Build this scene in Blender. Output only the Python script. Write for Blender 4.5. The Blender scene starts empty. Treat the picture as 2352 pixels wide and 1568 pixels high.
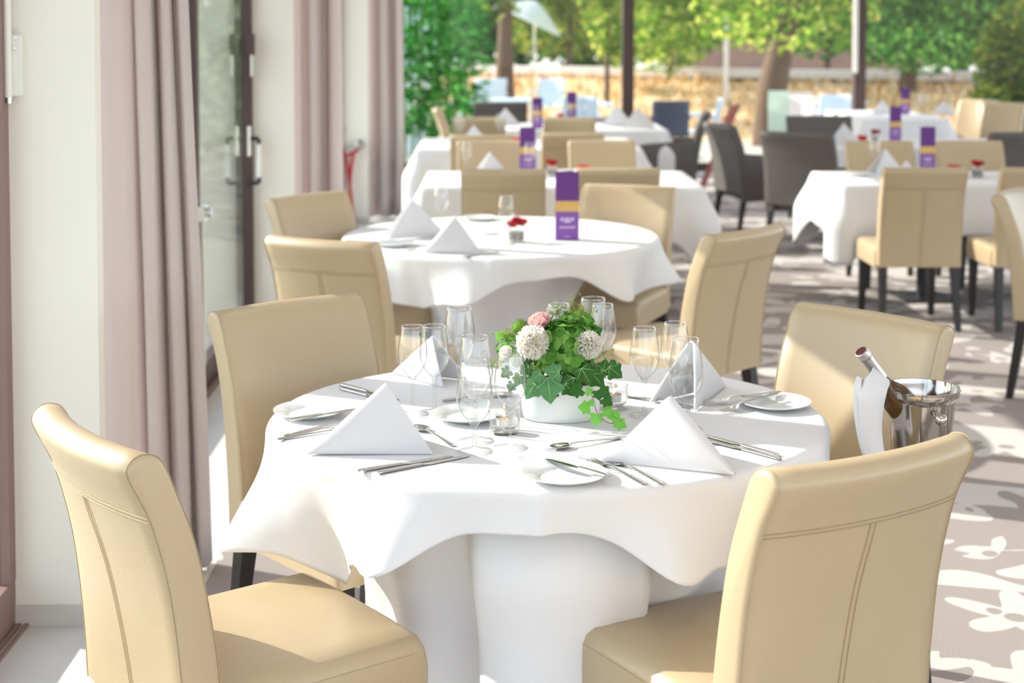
import bpy, bmesh, math, random
from mathutils import Vector, Matrix, Euler, noise

S = bpy.context.scene
C = S.collection
rnd = random.Random(7)
PI = math.pi
sin, cos = math.sin, math.cos

# ---------------------------------------------------------------- camera
F, PCY, PITCH, YAW, H = 3450.0, 250.0, math.radians(2.8), math.radians(0.7), 1.63
cam_d = bpy.data.cameras.new('camera')
cam = bpy.data.objects.new('camera', cam_d)
C.objects.link(cam)
cam.location = (0, 0, H)
cam.rotation_euler = (PI / 2 - PITCH, 0, -YAW)
cam_d.sensor_width = 36
cam_d.lens = F / 2352 * 36
cam_d.shift_y = (PCY - 784) / 2352
cam_d.clip_end = 300
cam_d.dof.use_dof = True
cam_d.dof.focus_distance = 3.0
cam_d.dof.aperture_fstop = 3.8
S.camera = cam

FW = Vector((sin(YAW) * cos(PITCH), cos(YAW) * cos(PITCH), -sin(PITCH)))
RT = Vector((cos(YAW), -sin(YAW), 0))
UP = RT.cross(FW)


def ray(px, py):
    return FW + RT * ((px - 1176) / F) - UP * ((py - PCY) / F)


def at(px, py, z):
    """point of the horizontal plane z seen at a pixel of the photograph"""
    d = ray(px, py)
    t = (z - H) / d.z
    return Vector((d.x * t, d.y * t, z))


def pos(px, py, Y):
    """point of the upright plane y = Y seen at a pixel of the photograph"""
    d = ray(px, py)
    t = Y / d.y
    return Vector((d.x * t, Y, H + d.z * t))


# ---------------------------------------------------------------- materials
def srgb(r, g, b):
    f = lambda c: (c / 12.92 if c <= 0.04045 else ((c + 0.055) / 1.055) ** 2.4)
    return (f(r / 255), f(g / 255), f(b / 255), 1)


def base_mat(name):
    m = bpy.data.materials.new(name)
    m.use_nodes = True
    nt = m.node_tree
    nt.nodes.clear()
    out = nt.nodes.new('ShaderNodeOutputMaterial')
    return m, nt, out


def N(nt, kind, **kw):
    n = nt.nodes.new('ShaderNode' + kind)
    for k, v in kw.items():
        setattr(n, k, v)
    return n


def mat(name, col, rough=0.5, metal=0.0, var=0.06, scale=8.0, bump=0.0, bscale=200.0, spec=0.5, sheen=0.0, trans=None, aniso=(1, 1, 1)):
    """principled surface with a little procedural colour variation and bump"""
    m, nt, out = base_mat(name)
    p = N(nt, 'BsdfPrincipled')
    tc = N(nt, 'TexCoord')
    mp = N(nt, 'Mapping')
    mp.inputs['Scale'].default_value = aniso
    nt.links.new(tc.outputs['Object'], mp.inputs['Vector'])
    no = N(nt, 'TexNoise')
    no.inputs['Scale'].default_value = scale
    no.inputs['Detail'].default_value = 4
    nt.links.new(mp.outputs['Vector'], no.inputs['Vector'])
    mx = N(nt, 'MixRGB')
    c = Vector(col[:3])
    mx.inputs['Color1'].default_value = (*[max(0, x * (1 - var)) for x in c], 1)
    mx.inputs['Color2'].default_value = (*[min(1, x * (1 + var)) for x in c], 1)
    nt.links.new(no.outputs['Fac'], mx.inputs['Fac'])
    nt.links.new(mx.outputs['Color'], p.inputs['Base Color'])
    p.inputs['Roughness'].default_value = rough
    p.inputs['Metallic'].default_value = metal
    p.inputs['Specular IOR Level'].default_value = spec
    if sheen:
        p.inputs['Sheen Weight'].default_value = sheen
    if bump:
        n2 = N(nt, 'TexNoise')
        n2.inputs['Scale'].default_value = bscale
        n2.inputs['Detail'].default_value = 3
        nt.links.new(mp.outputs['Vector'], n2.inputs['Vector'])
        b = N(nt, 'Bump')
        b.inputs['Strength'].default_value = bump
        b.inputs['Distance'].default_value = 0.002
        nt.links.new(n2.outputs['Fac'], b.inputs['Height'])
        nt.links.new(b.outputs['Normal'], p.inputs['Normal'])
    if trans:
        t = N(nt, 'BsdfTranslucent')
        nt.links.new(mx.outputs['Color'], t.inputs['Color'])
        ms = N(nt, 'MixShader')
        ms.inputs['Fac'].default_value = trans
        nt.links.new(p.outputs[0], ms.inputs[1])
        nt.links.new(t.outputs[0], ms.inputs[2])
        nt.links.new(ms.outputs[0], out.inputs['Surface'])
    else:
        nt.links.new(p.outputs[0], out.inputs['Surface'])
    return m


def glass_mat(name, tint=(1, 1, 1), edge=(0.55, 0.58, 0.6), power=3.0, refl=1.0, ior=1.45):
    """thin clear glass: see-through, mirror sheen by Fresnel, denser towards the rim"""
    m, nt, out = base_mat(name)
    tr = N(nt, 'BsdfTransparent')
    gl = N(nt, 'BsdfGlossy')
    gl.inputs['Roughness'].default_value = 0.0
    lw = N(nt, 'LayerWeight')
    lw.inputs['Blend'].default_value = 0.5
    pw = N(nt, 'Math', operation='POWER')
    pw.inputs[1].default_value = power
    nt.links.new(lw.outputs['Facing'], pw.inputs[0])
    mx = N(nt, 'MixRGB')
    mx.inputs['Color1'].default_value = (*tint, 1)
    mx.inputs['Color2'].default_value = (*edge, 1)
    nt.links.new(pw.outputs[0], mx.inputs['Fac'])
    nt.links.new(mx.outputs['Color'], tr.inputs['Color'])
    fr = N(nt, 'Fresnel')
    fr.inputs['IOR'].default_value = ior
    geo = N(nt, 'NewGeometry')
    fm = N(nt, 'Math', operation='MULTIPLY')
    fm.inputs[1].default_value = refl
    # keep the Fresnel of the outer face on the inner face too (thin sheet)
    iw = N(nt, 'Math', operation='SUBTRACT')
    iw.inputs[0].default_value = 1.0
    d = N(nt, 'Math', operation='POWER')
    d.inputs[1].default_value = 5.0
    nt.links.new(lw.outputs['Facing'], d.inputs[0])
    sc = N(nt, 'Math', operation='MULTIPLY_ADD')
    sc.inputs[1].default_value = 0.96 * refl
    sc.inputs[2].default_value = 0.04 * refl
    nt.links.new(d.outputs[0], sc.inputs[0])
    ms = N(nt, 'MixShader')
    nt.links.new(sc.outputs[0], ms.inputs['Fac'])
    nt.links.new(tr.outputs[0], ms.inputs[1])
    nt.links.new(gl.outputs[0], ms.inputs[2])
    nt.links.new(ms.outputs[0], out.inputs['Surface'])
    for n in (fr, geo, fm, iw):
        nt.nodes.remove(n)
    return m


def emit_mat(name, col, strength):
    m, nt, out = base_mat(name)
    e = N(nt, 'Emission')
    e.inputs['Color'].default_value = col
    e.inputs['Strength'].default_value = strength
    nt.links.new(e.outputs[0], out.inputs['Surface'])
    return m


def leaf_mat(name, c1, c2, c3, trans=0.4, rough=0.5):
    """leaves: every leaf (mesh island) its own shade of green"""
    m, nt, out = base_mat(name)
    g = N(nt, 'NewGeometry')
    r = N(nt, 'ValToRGB')
    e = r.color_ramp.elements
    e[0].color, e[1].color = c1, c3
    k = e.new(0.5)
    k.color = c2
    nt.links.new(g.outputs['Random Per Island'], r.inputs['Fac'])
    p = N(nt, 'BsdfPrincipled')
    p.inputs['Roughness'].default_value = rough
    p.inputs['Specular IOR Level'].default_value = 0.25
    t = N(nt, 'BsdfTranslucent')
    nt.links.new(r.outputs['Color'], p.inputs['Base Color'])
    nt.links.new(r.outputs['Color'], t.inputs['Color'])
    ms = N(nt, 'MixShader')
    ms.inputs['Fac'].default_value = trans
    nt.links.new(p.outputs[0], ms.inputs[1])
    nt.links.new(t.outputs[0], ms.inputs[2])
    nt.links.new(ms.outputs[0], out.inputs['Surface'])
    return m


def carpet_mat():
    m, nt, out = base_mat('carpet_wool')
    L = nt.links.new
    tc = N(nt, 'TexCoord')
    # large flowers: one per voronoi cell, drawn by angle and radius from the cell centre
    warp = N(nt, 'TexNoise')
    warp.inputs['Scale'].default_value = 1.6
    L(tc.outputs['Object'], warp.inputs['Vector'])
    vm = N(nt, 'VectorMath', operation='MULTIPLY_ADD')
    vm.inputs[1].default_value = (0.22, 0.22, 0)
    L(warp.outputs['Color'], vm.inputs[0])
    L(tc.outputs['Object'], vm.inputs[2])

    def flowers(scale, petals, r0, r1, hole):
        vo = N(nt, 'TexVoronoi')
        vo.voronoi_dimensions = '2D'
        vo.inputs['Scale'].default_value = scale
        vo.inputs['Randomness'].default_value = 0.7
        L(vm.outputs[0], vo.inputs['Vector'])
        df = N(nt, 'VectorMath', operation='SUBTRACT')
        sc = N(nt, 'VectorMath', operation='SCALE')
        sc.inputs['Scale'].default_value = 1.0
        L(vm.outputs[0], df.inputs[0])
        L(vo.outputs['Position'], df.inputs[1])
        sp = N(nt, 'SeparateXYZ')
        L(df.outputs[0], sp.inputs[0])
        an = N(nt, 'Math', operation='ARCTAN2')
        L(sp.outputs['Y'], an.inputs[0])
        L(sp.outputs['X'], an.inputs[1])
        mu = N(nt, 'Math', operation='MULTIPLY')
        mu.inputs[1].default_value = petals
        L(an.outputs[0], mu.inputs[0])
        co = N(nt, 'Math', operation='COSINE')
        L(mu.outputs[0], co.inputs[0])
        lim = N(nt, 'Math', operation='MULTIPLY_ADD')
        lim.inputs[1].default_value = r1
        lim.inputs[2].default_value = r0
        L(co.outputs[0], lim.inputs[0])
        le = N(nt, 'VectorMath', operation='LENGTH')
        L(df.outputs[0], le.inputs[0])
        lt = N(nt, 'Math', operation='LESS_THAN')
        L(le.outputs['Value'], lt.inputs[0])
        L(lim.outputs[0], lt.inputs[1])
        gt = N(nt, 'Math', operation='GREATER_THAN')
        gt.inputs[1].default_value = hole
        L(le.outputs['Value'], gt.inputs[0])
        an2 = N(nt, 'Math', operation='MULTIPLY')
        L(lt.outputs[0], an2.inputs[0])
        L(gt.outputs[0], an2.inputs[1])
        return an2

    a = flowers(0.85, 8, 0.34, 0.09, 0.10)
    b = flowers(1.9, 5, 0.13, 0.06, 0.03)
    # long curling bands
    wv = N(nt, 'TexWave')
    wv.wave_type = 'RINGS'
    wv.rings_direction = 'Z'
    wv.inputs['Scale'].default_value = 0.36
    wv.inputs['Distortion'].default_value = 7.0
    wv.inputs['Detail'].default_value = 0.6
    wv.inputs['Detail Scale'].default_value = 0.5
    L(tc.outputs['Object'], wv.inputs['Vector'])
    band = N(nt, 'Math', operation='GREATER_THAN')
    band.inputs[1].default_value = 0.80
    L(wv.outputs['Fac'], band.inputs[0])
    # small dark specks of scroll work
    n3 = N(nt, 'TexNoise')
    n3.inputs['Scale'].default_value = 3.2
    n3.inputs['Detail'].default_value = 0.0
    n3.inputs['Distortion'].default_value = 1.4
    L(tc.outputs['Object'], n3.inputs['Vector'])
    sc3 = N(nt, 'Math', operation='GREATER_THAN')
    sc3.inputs[1].default_value = 0.60
    L(n3.outputs['Fac'], sc3.inputs[0])
    mxa = N(nt, 'Math', operation='MAXIMUM')
    L(a.outputs[0], mxa.inputs[0])
    L(b.outputs[0], mxa.inputs[1])
    mxb = N(nt, 'Math', operation='MAXIMUM')
    L(mxa.outputs[0], mxb.inputs[0])
    L(band.outputs[0], mxb.inputs[1])
    sb = N(nt, 'Math', operation='SUBTRACT', use_clamp=True)
    L(mxb.outputs[0], sb.inputs[0])
    L(sc3.outputs[0], sb.inputs[1])
    mx = N(nt, 'MixRGB')
    mx.inputs['Color1'].default_value = srgb(160, 150, 147)
    mx.inputs['Color2'].default_value = srgb(206, 198, 195)
    L(sb.outputs[0], mx.inputs['Fac'])
    pile = N(nt, 'TexNoise')
    pile.inputs['Scale'].default_value = 260
    L(tc.outputs['Object'], pile.inputs['Vector'])
    bp = N(nt, 'Bump')
    bp.inputs['Strength'].default_value = 0.5
    bp.inputs['Distance'].default_value = 0.004
    L(pile.outputs['Fac'], bp.inputs['Height'])
    p = N(nt, 'BsdfPrincipled')
    p.inputs['Roughness'].default_value = 0.95
    p.inputs['Specular IOR Level'].default_value = 0.1
    L(mx.outputs['Color'], p.inputs['Base Color'])
    L(bp.outputs['Normal'], p.inputs['Normal'])
    L(p.outputs[0], out.inputs['Surface'])
    return m


M = {}
M['leather'] = mat('cream_leather', (0.485, 0.365, 0.224), 0.33, var=0.04, scale=6, bump=0.25, bscale=420, spec=0.8)
M['seam'] = mat('leather_seam', (0.43, 0.32, 0.19), 0.6, var=0.1, scale=60)
M['black_wood'] = mat('dark_stained_wood', (0.018, 0.014, 0.013), 0.4, var=0.3, scale=14, aniso=(1, 1, 0.1))
M['grey_weave'] = mat('charcoal_upholstery', (0.115, 0.100, 0.094), 0.75, var=0.2, scale=90, bump=0.3, bscale=500)
M['cloth'] = mat('white_linen', (0.78, 0.77, 0.785), 0.9, var=0.015, scale=3, bump=0.12, bscale=700, spec=0.15, sheen=0.0)
M['napkin'] = mat('napkin_linen', (0.70, 0.685, 0.705), 0.9, var=0.015, scale=6, bump=0.1, bscale=800, spec=0.15)
M['china'] = mat('white_china', (0.80, 0.81, 0.80), 0.12, var=0.01)
M['ceramic'] = mat('matt_white_ceramic', (0.84, 0.83, 0.81), 0.45, var=0.015)
M['steel'] = mat('polished_cutlery_steel', (0.68, 0.67, 0.66), 0.14, metal=1, var=0.03, scale=30)
M['chrome'] = mat('polished_bucket_steel', (0.52, 0.48, 0.44), 0.1, metal=1, var=0.05, scale=20, aniso=(1, 1, 0.05))
M['glass'] = glass_mat('wine_glass_crystal', (0.98, 0.985, 0.988), (0.34, 0.37, 0.39), 5.0, 2.4)
M['glass_solid'] = glass_mat('glass_stem_crystal', (0.985, 0.988, 0.988), (0.50, 0.54, 0.56), 8.0, 2.6)
M['glass_stem'] = glass_mat('glass_stem_clear', (0.95, 0.955, 0.955), (0.28, 0.31, 0.33), 3.0, 2.2)
M['glass_foot'] = glass_mat('glass_foot_crystal', (0.98, 0.985, 0.985), (0.50, 0.54, 0.56), 5.0, 1.3)
M['glass_rim'] = glass_mat('glass_rim_crystal', (0.97, 0.975, 0.975), (0.6, 0.63, 0.65), 4.0, 7.0)
M['pane_back'] = glass_mat('clear_window_pane', (0.99, 0.995, 0.99), (0.85, 0.9, 0.87), 3.0, 0.3)
M['pane'] = glass_mat('window_pane', (0.93, 0.955, 0.94), (0.80, 0.87, 0.84), 3.0, 1.5)
M['frame'] = mat('bronze_window_frame', srgb(72, 52, 50), 0.45, var=0.1, scale=20)
M['frame_pale'] = mat('mauve_door_frame', srgb(140, 112, 108), 0.5, var=0.06, scale=12)
M['pier'] = mat('off_white_panel', srgb(238, 233, 224), 0.5, var=0.02, scale=2)
M['skirting'] = mat('grey_skirting', srgb(205, 200, 194), 0.5, var=0.03)
M['stone'] = mat('pale_stone_floor', srgb(206, 202, 200), 0.6, var=0.08, scale=5)
M['terrace'] = mat('terrace_paving', srgb(176, 172, 160), 0.9, var=0.1, scale=4)
M['carpet'] = carpet_mat()
M['curtain'] = mat('mauve_curtain_cloth', srgb(221, 210, 209), 0.85, var=0.03, scale=4, bump=0.1, bscale=600, spec=0.1, sheen=0.2, trans=0.28)
M['white_metal'] = mat('white_lacquered_metal', srgb(236, 234, 228), 0.35, var=0.02)
M['dark_metal'] = mat('black_metal', (0.02, 0.02, 0.022), 0.4, var=0.1)
M['silver'] = mat('satin_aluminium', (0.72, 0.71, 0.70), 0.3, metal=1, var=0.03)
M['purple'] = mat('purple_card', srgb(92, 38, 122), 0.5, var=0.05)
M['purple_light'] = mat('violet_card', srgb(126, 78, 160), 0.5, var=0.05)
M['gold'] = mat('gold_band', srgb(205, 165, 95), 0.4, metal=0.3, var=0.15, scale=60)
M['print'] = mat('pale_print', srgb(214, 190, 222), 0.6, var=0.02)
M['red_petal'] = mat('crimson_petals', srgb(186, 28, 44), 0.6, var=0.25, scale=80, trans=0.2)
M['red_wax'] = mat('red_candle_glass', srgb(226, 48, 50), 0.25, var=0.1, trans=0.4)
M['red_cord'] = mat('red_rope', srgb(178, 44, 48), 0.8, var=0.15, scale=60)
M['wax'] = mat('tealight_wax', srgb(238, 206, 170), 0.5, var=0.05, trans=0.3)
M['flame'] = emit_mat('candle_flame', (1.0, 0.62, 0.22, 1), 6.0)
M['wick'] = mat('burnt_wick', (0.02, 0.015, 0.01), 0.9)
M['carnation'] = mat('cream_petals', srgb(255, 250, 242), 0.7, var=0.02, scale=50, trans=0.6)
M['rose_pink'] = mat('pink_petals', srgb(252, 214, 210), 0.65, var=0.07, scale=40, trans=0.3)
M['rose_white'] = mat('white_petals', srgb(252, 250, 238), 0.65, var=0.05, scale=40, trans=0.3)
M['hydrangea'] = leaf_mat('green_hydrangea', srgb(66, 118, 40), srgb(104, 160, 62), srgb(160, 202, 108), 0.35)
M['dianthus'] = mat('fuzzy_green', srgb(140, 190, 66), 0.8, var=0.2, scale=120, trans=0.3)
M['ivy_dark'] = leaf_mat('dark_ivy', srgb(26, 66, 18), srgb(46, 98, 30), srgb(72, 126, 48), 0.2, 0.35)
M['ivy_grey'] = leaf_mat('grey_green_ivy', srgb(62, 112, 66), srgb(84, 136, 84), srgb(116, 162, 108), 0.2, 0.4)
M['ivy_light'] = leaf_mat('young_ivy', srgb(92, 166, 58), srgb(126, 200, 82), srgb(160, 222, 110), 0.4, 0.4)
M['vein'] = mat('pale_leaf_vein', srgb(172, 200, 150), 0.5)
M['sprig'] = mat('yellow_green_sprig', srgb(160, 176, 66), 0.7, var=0.2, scale=50, trans=0.2)
M['stem'] = mat('plant_stem', srgb(120, 84, 58), 0.7, var=0.2)
M['capsule'] = mat('pewter_foil', (0.50, 0.46, 0.45), 0.3, metal=0.85, var=0.06, scale=40)
M['cap_red'] = mat('dark_red_foil', srgb(110, 52, 56), 0.4, metal=0.5)
M['bottle'] = mat('amber_bottle_glass', srgb(92, 64, 30), 0.08, var=0.15, trans=0.15)
M['tree_a'] = leaf_mat('sunlit_leaves', srgb(66, 108, 24), srgb(122, 166, 44), srgb(214, 214, 110), 0.55)
M['tree_b'] = leaf_mat('deep_leaves', srgb(16, 56, 20), srgb(58, 118, 38), srgb(140, 190, 84), 0.5)
M['tree_c'] = leaf_mat('olive_leaves', srgb(54, 74, 20), srgb(100, 130, 38), srgb(168, 166, 66), 0.5)
M['bamboo'] = leaf_mat('bamboo_leaves', srgb(12, 74, 20), srgb(46, 142, 44), srgb(126, 206, 98), 0.45)
M['hedge'] = leaf_mat('pale_hedge_leaves', srgb(120, 150, 110), srgb(160, 186, 146), srgb(206, 220, 190), 0.4)
M['cane'] = mat('bamboo_cane', srgb(70, 130, 56), 0.5, var=0.2)
M['bark'] = mat('tree_bark', srgb(96, 74, 56), 0.9, var=0.3, scale=12)
M['dry'] = leaf_mat('dry_grass', srgb(176, 128, 70), srgb(222, 188, 138), srgb(244, 230, 202), 0.3, 0.8)
M['dry_base'] = mat('dry_grass_bank', srgb(212, 182, 138), 0.95, var=0.25, scale=3, bump=0.6, bscale=20)
M['coping'] = mat('pale_coping_stone', srgb(226, 216, 212), 0.8, var=0.05)
M['brown_wall'] = mat('brown_stone_wall', srgb(134, 104, 88), 0.9, var=0.25, scale=3)
M['canopy'] = mat('pale_parasol_cloth', srgb(206, 222, 226), 0.8, var=0.04, trans=0.3)
M['blue_seat'] = mat('pale_blue_plastic', srgb(206, 220, 232), 0.4, var=0.05)
M['grey_blue'] = mat('grey_blue_wicker', srgb(84, 92, 112), 0.35, var=0.15, scale=60)
M['red_wood'] = mat('red_brown_wood', srgb(152, 74, 60), 0.5, var=0.15)
M['frost'] = mat('frosted_green_screen', srgb(226, 238, 230), 0.35, var=0.03, trans=0.5)
M['grey_stone'] = mat('grey_stone', srgb(128, 122, 118), 0.9, var=0.15, scale=5)


# ---------------------------------------------------------------- mesh helpers
class MB:
    def __init__(self):
        self.v, self.f = [], []

    def add(self, vs, fs):
        b = len(self.v)
        self.v += [tuple(p) for p in vs]
        self.f += [tuple(b + i for i in q) for q in fs]
        return self

    def box(self, x0, y0, z0, x1, y1, z1, mtx=None):
        vs = [Vector((x, y, z)) for z in (z0, z1) for y in (y0, y1) for x in (x0, x1)]
        if mtx is not None:
            vs = [mtx @ p for p in vs]
        return self.add(vs, [(0, 2, 3, 1), (4, 5, 7, 6), (0, 1, 5, 4), (2, 6, 7, 3), (0, 4, 6, 2), (1, 3, 7, 5)])

    def lathe(self, prof, n=32, c=(0, 0, 0), mtx=None, sx=1, sy=1):
        vs, fs = [], []
        for r, z in prof:
            for i in range(n):
                a = 2 * PI * i / n
                p = Vector((c[0] + r * cos(a) * sx, c[1] + r * sin(a) * sy, c[2] + z))
                vs.append(mtx @ p if mtx is not None else p)
        for k in range(len(prof) - 1):
            for i in range(n):
                j = (i + 1) % n
                fs.append((k * n + i, k * n + j, (k + 1) * n + j, (k + 1) * n + i))
        return self.add(vs, fs)

    def tube(self, pts, rad, n=8, caps=True):
        pts = [Vector(p) for p in pts]
        rads = rad if isinstance(rad, (list, tuple)) else [rad] * len(pts)
        vs, fs = [], []
        prev = None
        for k, p in enumerate(pts):
            t = (pts[min(k + 1, len(pts) - 1)] - pts[max(k - 1, 0)]).normalized()
            if prev is None:
                a = t.cross(Vector((0, 0, 1)))
                if a.length < 1e-3:
                    a = t.cross(Vector((1, 0, 0)))
                a.normalize()
            else:
                a = (prev - t * prev.dot(t)).normalized()
            prev = a
            b = t.cross(a)
            for i in range(n):
                g = 2 * PI * i / n
                vs.append(p + (a * cos(g) + b * sin(g)) * rads[k])
        for k in range(len(pts) - 1):
            for i in range(n):
                j = (i + 1) % n
                fs.append((k * n + i, k * n + j, (k + 1) * n + j, (k + 1) * n + i))
        if caps:
            fs.append(tuple(reversed(range(n))))
            fs.append(tuple((len(pts) - 1) * n + i for i in range(n)))
        return self.add(vs, fs)

    def grid(self, rows, closed=False):
        n = len(rows[0])
        vs = [p for r in rows for p in r]
        fs = []
        for k in range(len(rows) - 1):
            for i in range(n if closed else n - 1):
                j = (i + 1) % n
                fs.append((k * n + i, k * n + j, (k + 1) * n + j, (k + 1) * n + i))
        return self.add(vs, fs)

    def ball(self, c, r, n=10, m=7, sz=1.0):
        prof = [(r * sin(PI * k / m), -r * cos(PI * k / m) * sz) for k in range(m + 1)]
        return self.lathe(prof, n, c)

    def build(self, name, m, parent=None, smooth=True, angle=40):
        me = bpy.data.meshes.new(name)
        me.from_pydata(self.v, [], self.f)
        me.validate()
        bm = bmesh.new()
        bm.from_mesh(me)
        bmesh.ops.remove_doubles(bm, verts=bm.verts, dist=1e-6)
        bmesh.ops.recalc_face_normals(bm, faces=bm.faces)
        bm.to_mesh(me)
        bm.free()
        for x in (m if isinstance(m, (list, tuple)) else [m]):
            me.materials.append(x)
        if smooth:
            me.polygons.foreach_set('use_smooth', [True] * len(me.polygons))
            me.set_sharp_from_angle(angle=math.radians(angle))
        o = bpy.data.objects.new(name, me)
        C.objects.link(o)
        if parent is not None:
            o.parent = parent
        return o


def mod(o, kind, **kw):
    x = o.modifiers.new(kind.lower(), kind)
    for k, v in kw.items():
        setattr(x, k, v)
    return o


def tag(o, label=None, cat=None, group=None, kind=None):
    if label:
        o['label'] = label
    if cat:
        o['category'] = cat
    if group:
        o['group'] = group
    if kind:
        o['kind'] = kind
    return o


def empty(name, loc=(0, 0, 0), rz=0, label=None, cat=None, group=None):
    o = bpy.data.objects.new(name, None)
    C.objects.link(o)
    o.empty_display_size = 0.05
    o.location = loc
    o.rotation_euler = (0, 0, rz)
    return tag(o, label, cat, group)


def copy_tree(o, parent=None):
    c = o.copy()
    C.objects.link(c)
    c.parent = parent
    for ch in list(o.children):
        copy_tree(ch, c)
    return c


class Proto:
    """the first call places the thing itself, each later one a copy with its parts"""
    def __init__(self, make):
        self.make, self.first = make, None

    def put(self, loc, rz, label, cat, group=None, scale=None, tilt=None):
        if self.first is None:
            self.first = self.make()
            o = self.first
        else:
            o = copy_tree(self.first)
        o.location = loc
        o.rotation_euler = (tilt[0], tilt[1], rz) if tilt else (0, 0, rz)
        o.scale = (scale, scale, scale) if isinstance(scale, (int, float)) else (scale or (1, 1, 1))
        for k in ('label', 'category', 'group'):
            if k in o:
                del o[k]
        return tag(o, label, cat, group)


def struct(name, mb, m, **kw):
    o = mb.build(name, m, **kw)
    o['kind'] = 'structure'
    return o


def loft(sections):
    """closed loft through equal rings, with end caps"""
    mb = MB()
    n = len(sections[0])
    mb.grid(sections, closed=True)
    k = len(sections)
    mb.f.append(tuple(reversed(range(n))))
    mb.f.append(tuple((k - 1) * n + i for i in range(n)))
    return mb


def smooth_curve(pts, per=6, closed=False):
    """Catmull-Rom through the points"""
    P = [Vector(p) for p in pts]
    out = []
    n = len(P)
    rng = range(n if closed else n - 1)
    for i in rng:
        if closed:
            a, b, c, d = P[(i - 1) % n], P[i], P[(i + 1) % n], P[(i + 2) % n]
        else:
            a, b, c, d = P[max(i - 1, 0)], P[i], P[i + 1], P[min(i + 2, n - 1)]
        for k in range(per):
            t = k / per
            out.append(0.5 * ((2 * b) + (c - a) * t + (2 * a - 5 * b + 4 * c - d) * t * t + (3 * b - a - 3 * c + d) * t ** 3))
    if not closed:
        out.append(P[-1])
    return out

# ---------------------------------------------------------------- chairs
BACK_REAR = [(-0.275, 0.355), (-0.283, 0.50), (-0.302, 0.66), (-0.335, 0.79), (-0.372, 0.868)]
BACK_PROFILE = smooth_curve([(y, z, 0) for y, z in BACK_REAR] + [
    (-0.378, 0.893, 0), (-0.362, 0.912, 0), (-0.335, 0.913, 0), (-0.312, 0.896, 0),
    (-0.288, 0.84, 0), (-0.252, 0.74, 0), (-0.224, 0.60, 0), (-0.208, 0.47, 0), (-0.205, 0.355, 0)], 4)
BACK_C = Vector((-0.29, 0.63, 0))


def bow(u):
    """plan curve of the backrest: its middle sits further back"""
    return -0.03 * (1 - u * u)


def back_rings(W, prof, inset=0.012):
    xs = [(-1, inset), (-0.992, inset * 0.35), (-0.97, 0.0)] + [(-0.97 + 1.94 * k / 12, 0) for k in range(1, 12)] + [(0.97, 0.0), (0.992, inset * 0.35), (1, inset)]
    rings = []
    for u, ins in xs:
        ring = []
        m = len(prof)
        for i, p in enumerate(prof):
            t = (prof[(i + 1) % m] - prof[i - 1])
            n = Vector((t.y, -t.x, 0)).normalized()      # points into the padding
            q = p + n * ins
            k = min(1, max(0, (q.y - 0.40) / 0.35))
            ring.append(Vector((u * W / 2, q.x + bow(u) * k, q.y)))
        rings.append(ring)
    return rings


def leg_mesh(x, y, z1, dx, dy, w1=0.046, w0=0.03):
    mb = MB()
    vs = []
    for z, w, ox, oy in ((0, w0, dx, dy), (z1, w1, 0, 0)):
        for sx, sy in ((-1, -1), (1, -1), (1, 1), (-1, 1)):
            vs.append((x + ox + sx * w / 2, y + oy + sy * w / 2, z))
    mb.add(vs, [(3, 2, 1, 0), (4, 5, 6, 7), (0, 1, 5, 4), (1, 2, 6, 5), (2, 3, 7, 6), (3, 0, 4, 7)])
    return mb


def seat_mesh(W, y0, y1, zb, zt):
    """cushion with rounded edges and a slight dome"""
    def sect(y, ins, dome):
        x = W / 2
        pts = []
        b = 0.02
        prof = [(-x + ins, zb), (-x + ins * 0.5, zb + 0.02), (-x + ins * 0.5, zt - 0.035), (-x + 0.006 + ins, zt - 0.016), (-x + 0.022 + ins, zt - 0.004)]
        for px, pz in prof:
            pts.append(Vector((px, y, pz)))
        for k in range(1, 9):
            u = -1 + 2 * k / 9
            pts.append(Vector(((x - 0.022 - ins) * u, y, zt - 0.004 + dome * (1 - u * u))))
        for px, pz in reversed(prof):
            pts.append(Vector((-px, y, pz)))
        return pts
    L = y1 - y0
    secs = [sect(y0, 0, 0.006)]
    for k in range(1, 7):
        t = k / 6
        secs.append(sect(y0 + (L - 0.03) * t, 0, 0.006 + 0.012 * sin(PI * t)))
    rings = secs
    # front roll
    def front(y, drop, ins):
        r = sect(y, ins, 0.004)
        for p in r:
            if p.z > zt - 0.06:
                p.z -= drop
        return r
    rings += [front(y1 - 0.014, 0.006, 0.002), front(y1 - 0.004, 0.018, 0.006), front(y1, 0.036, 0.012)]
    return loft(rings)


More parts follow.
